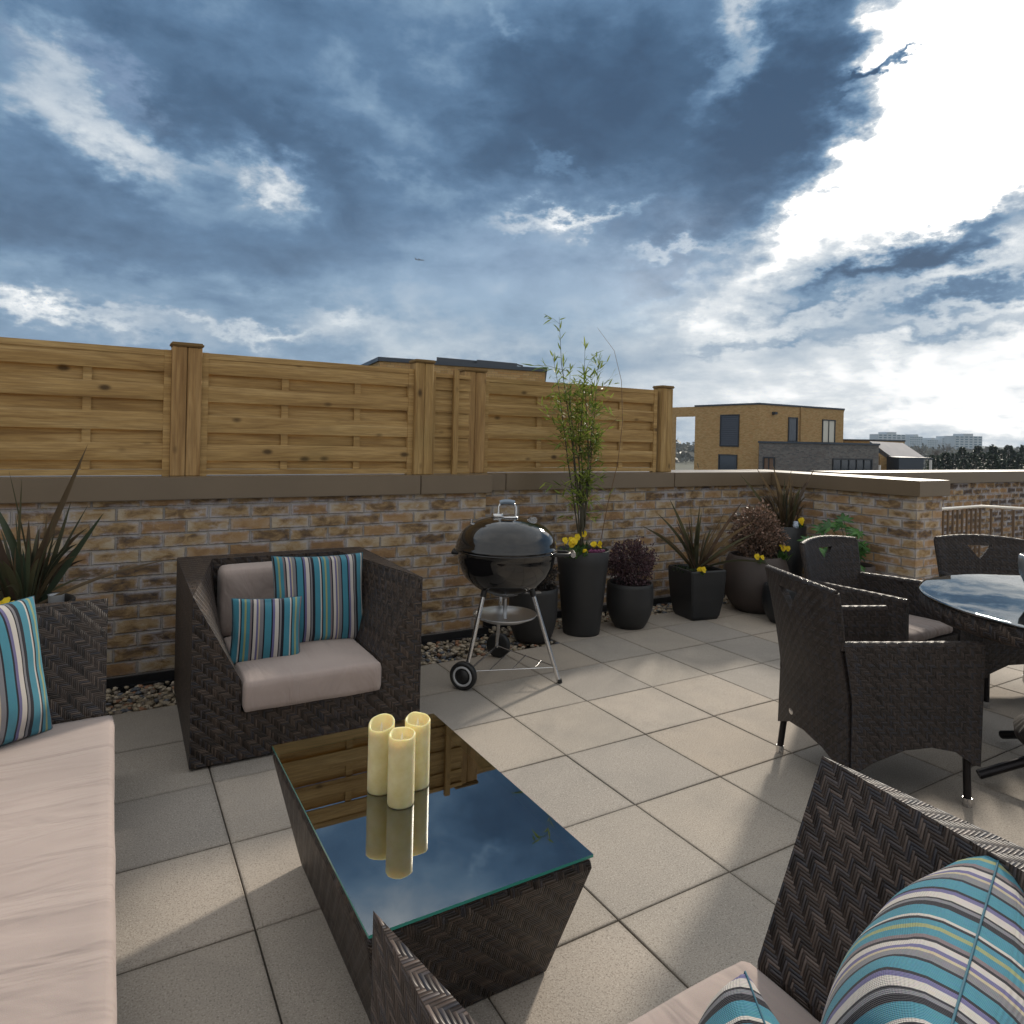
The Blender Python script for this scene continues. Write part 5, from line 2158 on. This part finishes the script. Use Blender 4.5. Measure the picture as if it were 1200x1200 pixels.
def pitched():
    d0 = 47
    e = empty('pitched_roof_house', at(1030, d0), 0, 'brick house with a pale sloping metal roof and a dark zinc dormer', 'building')
    o3 = at(1030, d0)
    # ridge runs away; roof slopes down to the right
    A = at(1021, d0) - o3
    mb = MB()
    zt, zb = hz(1021, 517, d0), hz(1066, 553, d0)
    # gable wall (trapezoid under the verge)
    g = [at(1031, d0), at(1064, d0), at(1031, d0)]
    P = [(at(1031, d0) - o3, GZ), (at(1068, d0) - o3, GZ), (at(1068, d0) - o3, hz(1068, 556, d0)), (at(1058, d0) - o3, hz(1058, 546, d0)), (at(1031, d0) - o3, hz(1031, 525, d0))]
    mb.face([(v.x, v.y, z) for v, z in P], uv=[(0, 0), (2, 0), (2, 9), (1.5, 10), (0, 11.5)])
    mb.build('wall', MT['brick_far'], e)
    mb = MB()
    dep = 9.0
    a, b = at(1019, d0) - o3, at(1062, d0) - o3
    za, zb_ = hz(1019, 517, d0), hz(1062, 547, d0)
    sh = rt * 2.0
    c, d = at(1058, d0 + dep) - o3, at(1084, d0 + dep) - o3
    zc_, zd = hz(1058, 519, d0 + dep), hz(1084, 536, d0 + dep)
    q = [(a, za), (b, zb_), (d, zd), (c, zc_)]
    mb.face([(v.x, v.y, z) for v, z in q])
    lo = .35
    mb.face([(a.x, a.y, za - lo), (b.x, b.y, zb_ - lo), (b.x, b.y, zb_), (a.x, a.y, za)], mi=1)
    mb.face([(b.x, b.y, zb_ - lo), (d.x, d.y, zd - lo), (d.x, d.y, zd), (b.x, b.y, zb_)], mi=1)
    mb.build('roof', [MT['slate'], MT['zinc']], e)
    # dormer
    mb = MB()
    p = [at(1054, 45.5) - o3, at(1083, 45.5) - o3]
    zt2, zb2 = hz(1068, 536, 45.5), hz(1068, 556, 45.5)
    t = fw * 2.5
    quad = [p[0], p[1], p[1] + t + rt * .8, p[0] + t]
    for i in range(4):
        u, v = quad[i], quad[(i + 1) % 4]
        mb.face([(u.x, u.y, zb2 - 3), (v.x, v.y, zb2 - 3), (v.x, v.y, zt2), (u.x, u.y, zt2)])
    mb.face([(u.x, u.y, zt2) for u in quad])
    mb.build('dormer', MT['zinc'], e)
    mb = MB()
    q = at(1091, 45.4) - o3
    mb.box((q.x - .06, q.y - .06, zb2 - 2.5), (q.x + .06, q.y + .06, zt2 - .15))
    mb.build('post', MT['render_w'], e)
    mb = MB()
    u, v = at(1083, 45.5) - o3, at(1094, 45.3) - o3
    for (za2, zb3) in ((zt2 - .12, zt2),):
        mb.face([(u.x, u.y, za2), (v.x, v.y, za2), (v.x, v.y, zb3), (u.x, u.y, zb3)])
        mb.face([(u.x, u.y, zb3), (v.x, v.y, zb3), (v.x + t.x, v.y + t.y, zb3), (u.x + t.x, u.y + t.y, zb3)])
    mb.build('canopy', MT['zinc'], e)


pitched()

# brick building behind the fence with two roof lights
Da = 21.0
pA, pB, pC = at(418, 23.5), at(443, 20.5), at(637, 22.6)
zA = hz(443, 418.5, 20.5) - .12
e, o3 = block('brick_building', [pA, pB, pC, at(635, 33), at(420, 33)], GZ, zA, MT['brick_far'], 'flat-roofed brick building rising behind the timber fence')
for k, (pa, pb_, yt) in enumerate(((514, 556, 421), (561, 600, 424))):
    e2 = empty('roof_light', at(pa, 23.5), 0, ('left' if k == 0 else 'right') + ' tilted glass roof light on the brick building behind the fence', 'skylight', 'tilted roof lights')
    o4 = at(pa, 23.5)
    z0 = zA + .12
    a, b = at(pa, 23.5) - o4, at(pb_, 23.9) - o4
    c, d = b + fw * 1.2, a + fw * 1.2
    h0 = hz(pa, yt - 2, 23.5)
    h1 = hz(pb_, yt + 4, 23.9)
    mb = MB()
    for (u, v) in ((a, b), (b, c), (c, d), (d, a)):
        mb.face([(u.x, u.y, z0 - .3), (v.x, v.y, z0 - .3), (v.x, v.y, h0 - .38), (u.x, u.y, h0 - .38)])
    mb.build('upstand', simple("pinkish_kerb", (.25, .19, .16), .6), e2)
    mb = MB()
    ex = rt * .12
    P = [a - ex - fw * .1, b + ex - fw * .1, c + ex, d - ex]
    Z = [h0, h0 - .05, h0 + .1, h0 + .15]
    mb.face([(p.x, p.y, z) for p, z in zip(P, Z)])
    mb.face([(p.x, p.y, z - .14) for p, z in reversed(list(zip(P, Z)))])
    for i in range(4):
        j = (i + 1) % 4
        mb.face([(P[i].x, P[i].y, Z[i] - .14), (P[j].x, P[j].y, Z[j] - .14), (P[j].x, P[j].y, Z[j]), (P[i].x, P[i].y, Z[i])])
    mb.build('glazing', MT['zinc'], e2)
    mb = MB()
    mb.tube([(b.x, b.y, h0 - .06), (b.x + rt.x * .3, b.y + rt.y * .3, h0 - .12), (b.x + rt.x * .35, b.y + rt.y * .35, z0 - .2)], .035, 6)
    mb.build('stay', MT['frame'], e2)


# distant towers
def tower(px0, px1, ytop, D, label, steps=(0,), cols=6):
    e = empty('tower_block', at(px0, D), 0, label, 'tower', 'distant tower blocks')
    o3 = at(px0, D)
    mb = MB()
    w = (px1 - px0) / 794.1 * D
    zt = hz((px0 + px1) / 2, ytop, D)
    dp = fw * 22

    def bx_(u0, u1, za, zb, f0=0.0, mi=0):
        A, B = rt * u0 - fw * f0, rt * u1 - fw * f0
        C, D_2 = B + dp, A + dp
        Q = [A, B, C, D_2]
        for i in range(4):
            p, q = Q[i], Q[(i + 1) % 4]
            mb.face([(p.x, p.y, za), (q.x, q.y, za), (q.x, q.y, zb), (p.x, p.y, zb)], mi=mi)
        mb.face([(p.x, p.y, zb) for p in Q], mi=mi)
    bx_(0, w, GZ, zt)
    bx_(w * .33, w * .66, zt, zt + 3)
    mb.build('wall', MT['tower'], e)
    mb = MB()
    H_ = zt - GZ
    fl = int(H_ / 3)
    for k in range(fl):
        za = GZ + H_ * (k + .3) / fl
        zb = GZ + H_ * (k + .8) / fl
        for c in range(cols):
            u0, u1 = w * (c + .18) / cols, w * (c + .82) / cols
            A, B = rt * u0 - fw * .3, rt * u1 - fw * .3
            mb.face([(A.x, A.y, za), (B.x, B.y, za), (B.x, B.y, zb), (A.x, A.y, zb)])
    mb.build('window', simple("tower_glass", (.12, .2, .28), .2), e)


tower(1029, 1061, 509, 900, 'leftmost pale tower block on the horizon, standing apart')
tower(1066, 1081, 511.5, 950, 'second pale tower block on the horizon')
tower(1087, 1099, 515.5, 1000, 'third and lowest pale tower block on the horizon, behind bare trees')
tower(1104, 1115, 513.5, 1000, 'slim pale tower block with rooftop masts', cols=4)
tower(1119, 1151, 511, 880, 'rightmost pale tower block on the horizon')

# hills
mb = MB()
P = []
for i in range(60):
    px = 300 + i * 22
    Dh = 1500
    hgt = hz(px, 527 + 3 * sin(i * .31) + 2 * sin(i * .83) - 4, Dh)
    a, b = at(px, Dh), at(px, Dh + 500)
    c = at(px, Dh - 500)
    P.append([(c.x, c.y, GZ), (a.x, a.y, hgt), (b.x, b.y, GZ)])
mb.grid(P, None, 0, True)
tag(mb.build('hills', simple("far_hills", (.08, .10, .09), .95)), kind='structure')


# trees
def bare_tree(name, loc, hgt, label, seed, spread=.35, leaves=0, group=None, lm=None, depth=5, r0=None, bark='twig'):
    rr = random.Random(seed)
    e = empty(name, loc, 0, label, 'tree', group)
    mb = MB()
    lf = MB()
    tips = []

    def grow(p, d, L, r, lev):
        q = p + d * L
        m = p.lerp(q, .5) + Vector((rr.gauss(0, 1), rr.gauss(0, 1), 0)) * L * .04
        mb.tube([p, m, q], [r, r * .85, r * .65], 4 if lev > 1 else 6, cap=False)
        tips.append(q)
        if lev >= depth:
            return
        for k in range(rr.randint(2, 3) + (1 if lev > 1 else 0)):
            nd = (d + Vector((rr.gauss(0, spread), rr.gauss(0, spread), rr.gauss(.12, .2)))).normalized()
            grow(p.lerp(q, rr.uniform(.55, 1)), nd, L * rr.uniform(.55, .8), r * .55, lev + 1)
    grow(Vector((0, 0, 0)), Vector((0, 0, 1)), hgt * .33, r0 or hgt * .018, 0)
    mb.build('trunk', MT[bark], e)
    if leaves:
        for k in range(leaves):
            p = rr.choice(tips) + Vector((rr.gauss(0, .06), rr.gauss(0, .06), rr.gauss(0, .06))) * hgt * .15
            L = hgt * .018 * rr.uniform(.6, 1.3)
            d = Vector((rr.gauss(0, 1), rr.gauss(0, 1), rr.gauss(0, 1))).normalized()
            s = d.orthogonal().normalized()
            lf.face([p, p + d * L * .5 + s * L * .4, p + d * L, p + d * L * .5 - s * L * .4])
        lf.build('crown', lm or MT['pinef'], e)
    return e


bare_tree('young_tree', at(801, 30) + Vector((0, 0, GZ)), hz(801, 468, 30) - GZ, 'young slender tree seen through the opening beside the fence post', 3, .2, 520, depth=4)
for k, (px, py, D) in enumerate([(1078, 517, 330), (1090, 513, 340), (1102, 515, 330), (1113, 520, 330), (1070, 524, 320), (1168, 518, 420), (1180, 514, 430), (1193, 518, 430), (1158, 521, 420)]):
    bare_tree('bare_tree', at(px, D) + Vector((0, 0, GZ)), hz(px, py, D) - GZ, 'bare leafless tree, %s' % (['below the towers, tallest of the left group', 'in front of the third tower', 'right beside the slim tower', 'at the right end of the left group', 'at the left end of the group, next to the dormer house', 'far right on the skyline', 'tallest one far right on the skyline', 'last one at the right edge of the skyline', 'low one, first of the far right group'][k]), 50 + k, .42, 0, 'bare trees on the skyline', depth=6, r0=.35)


def conifer(loc, hgt, w, label, seed):
    rr = random.Random(seed)
    e = empty('evergreen_tree', loc, 0, label, 'tree', 'dark evergreens beyond the houses')
    mb = MB()
    mb.tube([(0, 0, 0), (0, 0, hgt * .9)], [hgt * .02, hgt * .004], 6)
    mb.build('trunk', MT['bark'], e)
    lf = MB()
    for k in range(2600):
        t = rr.random() ** .7
        z = hgt * (.12 + .88 * t)
        rad = w * (1.04 - t) ** .8 * (.85 + .4 * noisev((t * 5, seed, 0), 1.5))
        a = rr.uniform(0, 6.28)
        rad *= sqrt(rr.random()) * (1 + .25 * sin(3 * a + seed))
        p = Vector((cos(a) * rad, sin(a) * rad, z - rad * .15))
        L = hgt * rr.uniform(.02, .045)
        d = Vector((cos(a), sin(a), rr.uniform(-.3, .7))).normalized()
        s = d.cross(Vector((rr.gauss(0, 1), rr.gauss(0, 1), 1))).normalized()
        lf.face([p, p + d * L * .5 + s * L * .35, p + d * L, p + d * L * .5 - s * L * .35])
    lf.build('crown', MT['pinef'], e)
    return e


rr = random.Random(77)
W1 = ['broad', 'slim', 'ragged', 'pointed', 'low', 'full', 'leaning', 'dense', 'narrow', 'spreading']
k = 0
for row, (D, y0, step) in enumerate(((170, 531, 9), (135, 537, 11))):
    px = 1092 + row * 5
    kk = 0
    while px < 1212:
        yt = y0 + rr.uniform(-7, 5) - (0 if px < 1130 else 3)
        hgt = hz(px, yt, D) - GZ
        conifer(at(px, D + rr.uniform(-8, 8)) + Vector((0, 0, GZ)), hgt, hgt * rr.uniform(.28, .42), ('dark evergreen in the back row beyond the far parapet', 'dark evergreen in the front row just above the far parapet')[row], 100 + k)
        px += step
        k += 1
        kk += 1


def wood():
    """far-off woodland along the horizon"""
    rr = random.Random(4)
    mb = MB()
    for k in range(9000):
        px = rr.uniform(560, 1260)
        D = rr.uniform(420, 800)
        top = 14 if D < 600 else 17
        z = GZ + rr.random() * (top - 3 + 4 * noisev((px * .02, D * .01, 0), 2))
        p = at(px, D, z)
        L = rr.uniform(2.5, 6)
        d = Vector((rr.gauss(0, 1), rr.gauss(0, 1), rr.gauss(.3, .6))).normalized()
        s = d.orthogonal().normalized()
        mb.face([p, p + d * L * .5 + s * L * .45, p + d * L, p + d * L * .5 - s * L * .45])
    o = mb.build('woodland', leaf_mat("winter_wood", (.045, .045, .035), (.10, .095, .07), .05, trans=0))
    tag(o, 'far-off winter woodland along the horizon', 'woodland', kind='stuff')


wood()


# airliner
def plane():
    D = 900
    c = at(487, D, hz(487, 304.5, D))
    e = empty('aeroplane', c, YAW - pi / 2 + radians(180 + 12), 'small distant airliner flying below the clouds', 'aeroplane')
    s = .32
    mb = MB()
    pr = [(0, -19), (1.2, -18), (1.9, -15), (2, 0), (2, 8), (1.3, 15), (.3, 19)]
    P = [[(z * s, r * cos(2 * pi * i / 12) * s, r * sin(2 * pi * i / 12) * s) for r, z in pr] for i in range(12)]
    mb.grid(P, None, 0, True, closed_u=True)
    m = simple("airliner_paint", (.10, .12, .16), .4)
    mb.build('fuselage', m, e)
    mb = MB()
    for sg in (1, -1):
        q = [(-5, sg * 1.5, -.6), (2, sg * 1.5, -.6), (7, sg * 17, 1.0), (4.5, sg * 17, 1.0)]
        mb.face([(x * s, y * s, z * s) for x, y, z in q])
        mb.face([(x * s, y * s, (z + .35) * s) for x, y, z in reversed(q)])
    mb.build('wing', m, e)
    mb = MB()
    q = [(12, 0, 1), (18, 0, 1), (20, 0, 7.5), (17, 0, 7.5)]
    mb.face([(x * s, .15, z * s) for x, y, z in q])
    mb.face([(x * s, -.15, z * s) for x, y, z in reversed(q)])
    for sg in (1, -1):
        q = [(14, sg * .5, .8), (18, sg * .5, .8), (20, sg * 6, 1.2), (18, sg * 6, 1.2)]
        mb.face([(x * s, y * s, z * s) for x, y, z in q])
    mb.build('tail', m, e)


plane()

# ------------------------------------------------------------ air
def haze():
    mb = MB()
    mb.box((-300, -300, GZ - 1), (1750, 2050, 252))
    m = bpy.data.materials.new("haze_air")
    m.use_nodes = True
    nt = m.node_tree
    nt.nodes.clear()
    o_ = nt.nodes.new('ShaderNodeOutputMaterial')
    v = nt.nodes.new('ShaderNodeVolumePrincipled')
    v.inputs['Density'].default_value = .00018
    v.inputs['Color'].default_value = (.72, .86, 1.0, 1)
    nt.links.new(v.outputs[0], o_.inputs['Volume'])
    o = mb.build('haze', m)
    tag(o, kind='stuff')


HAZE = True
if HAZE:
    haze()
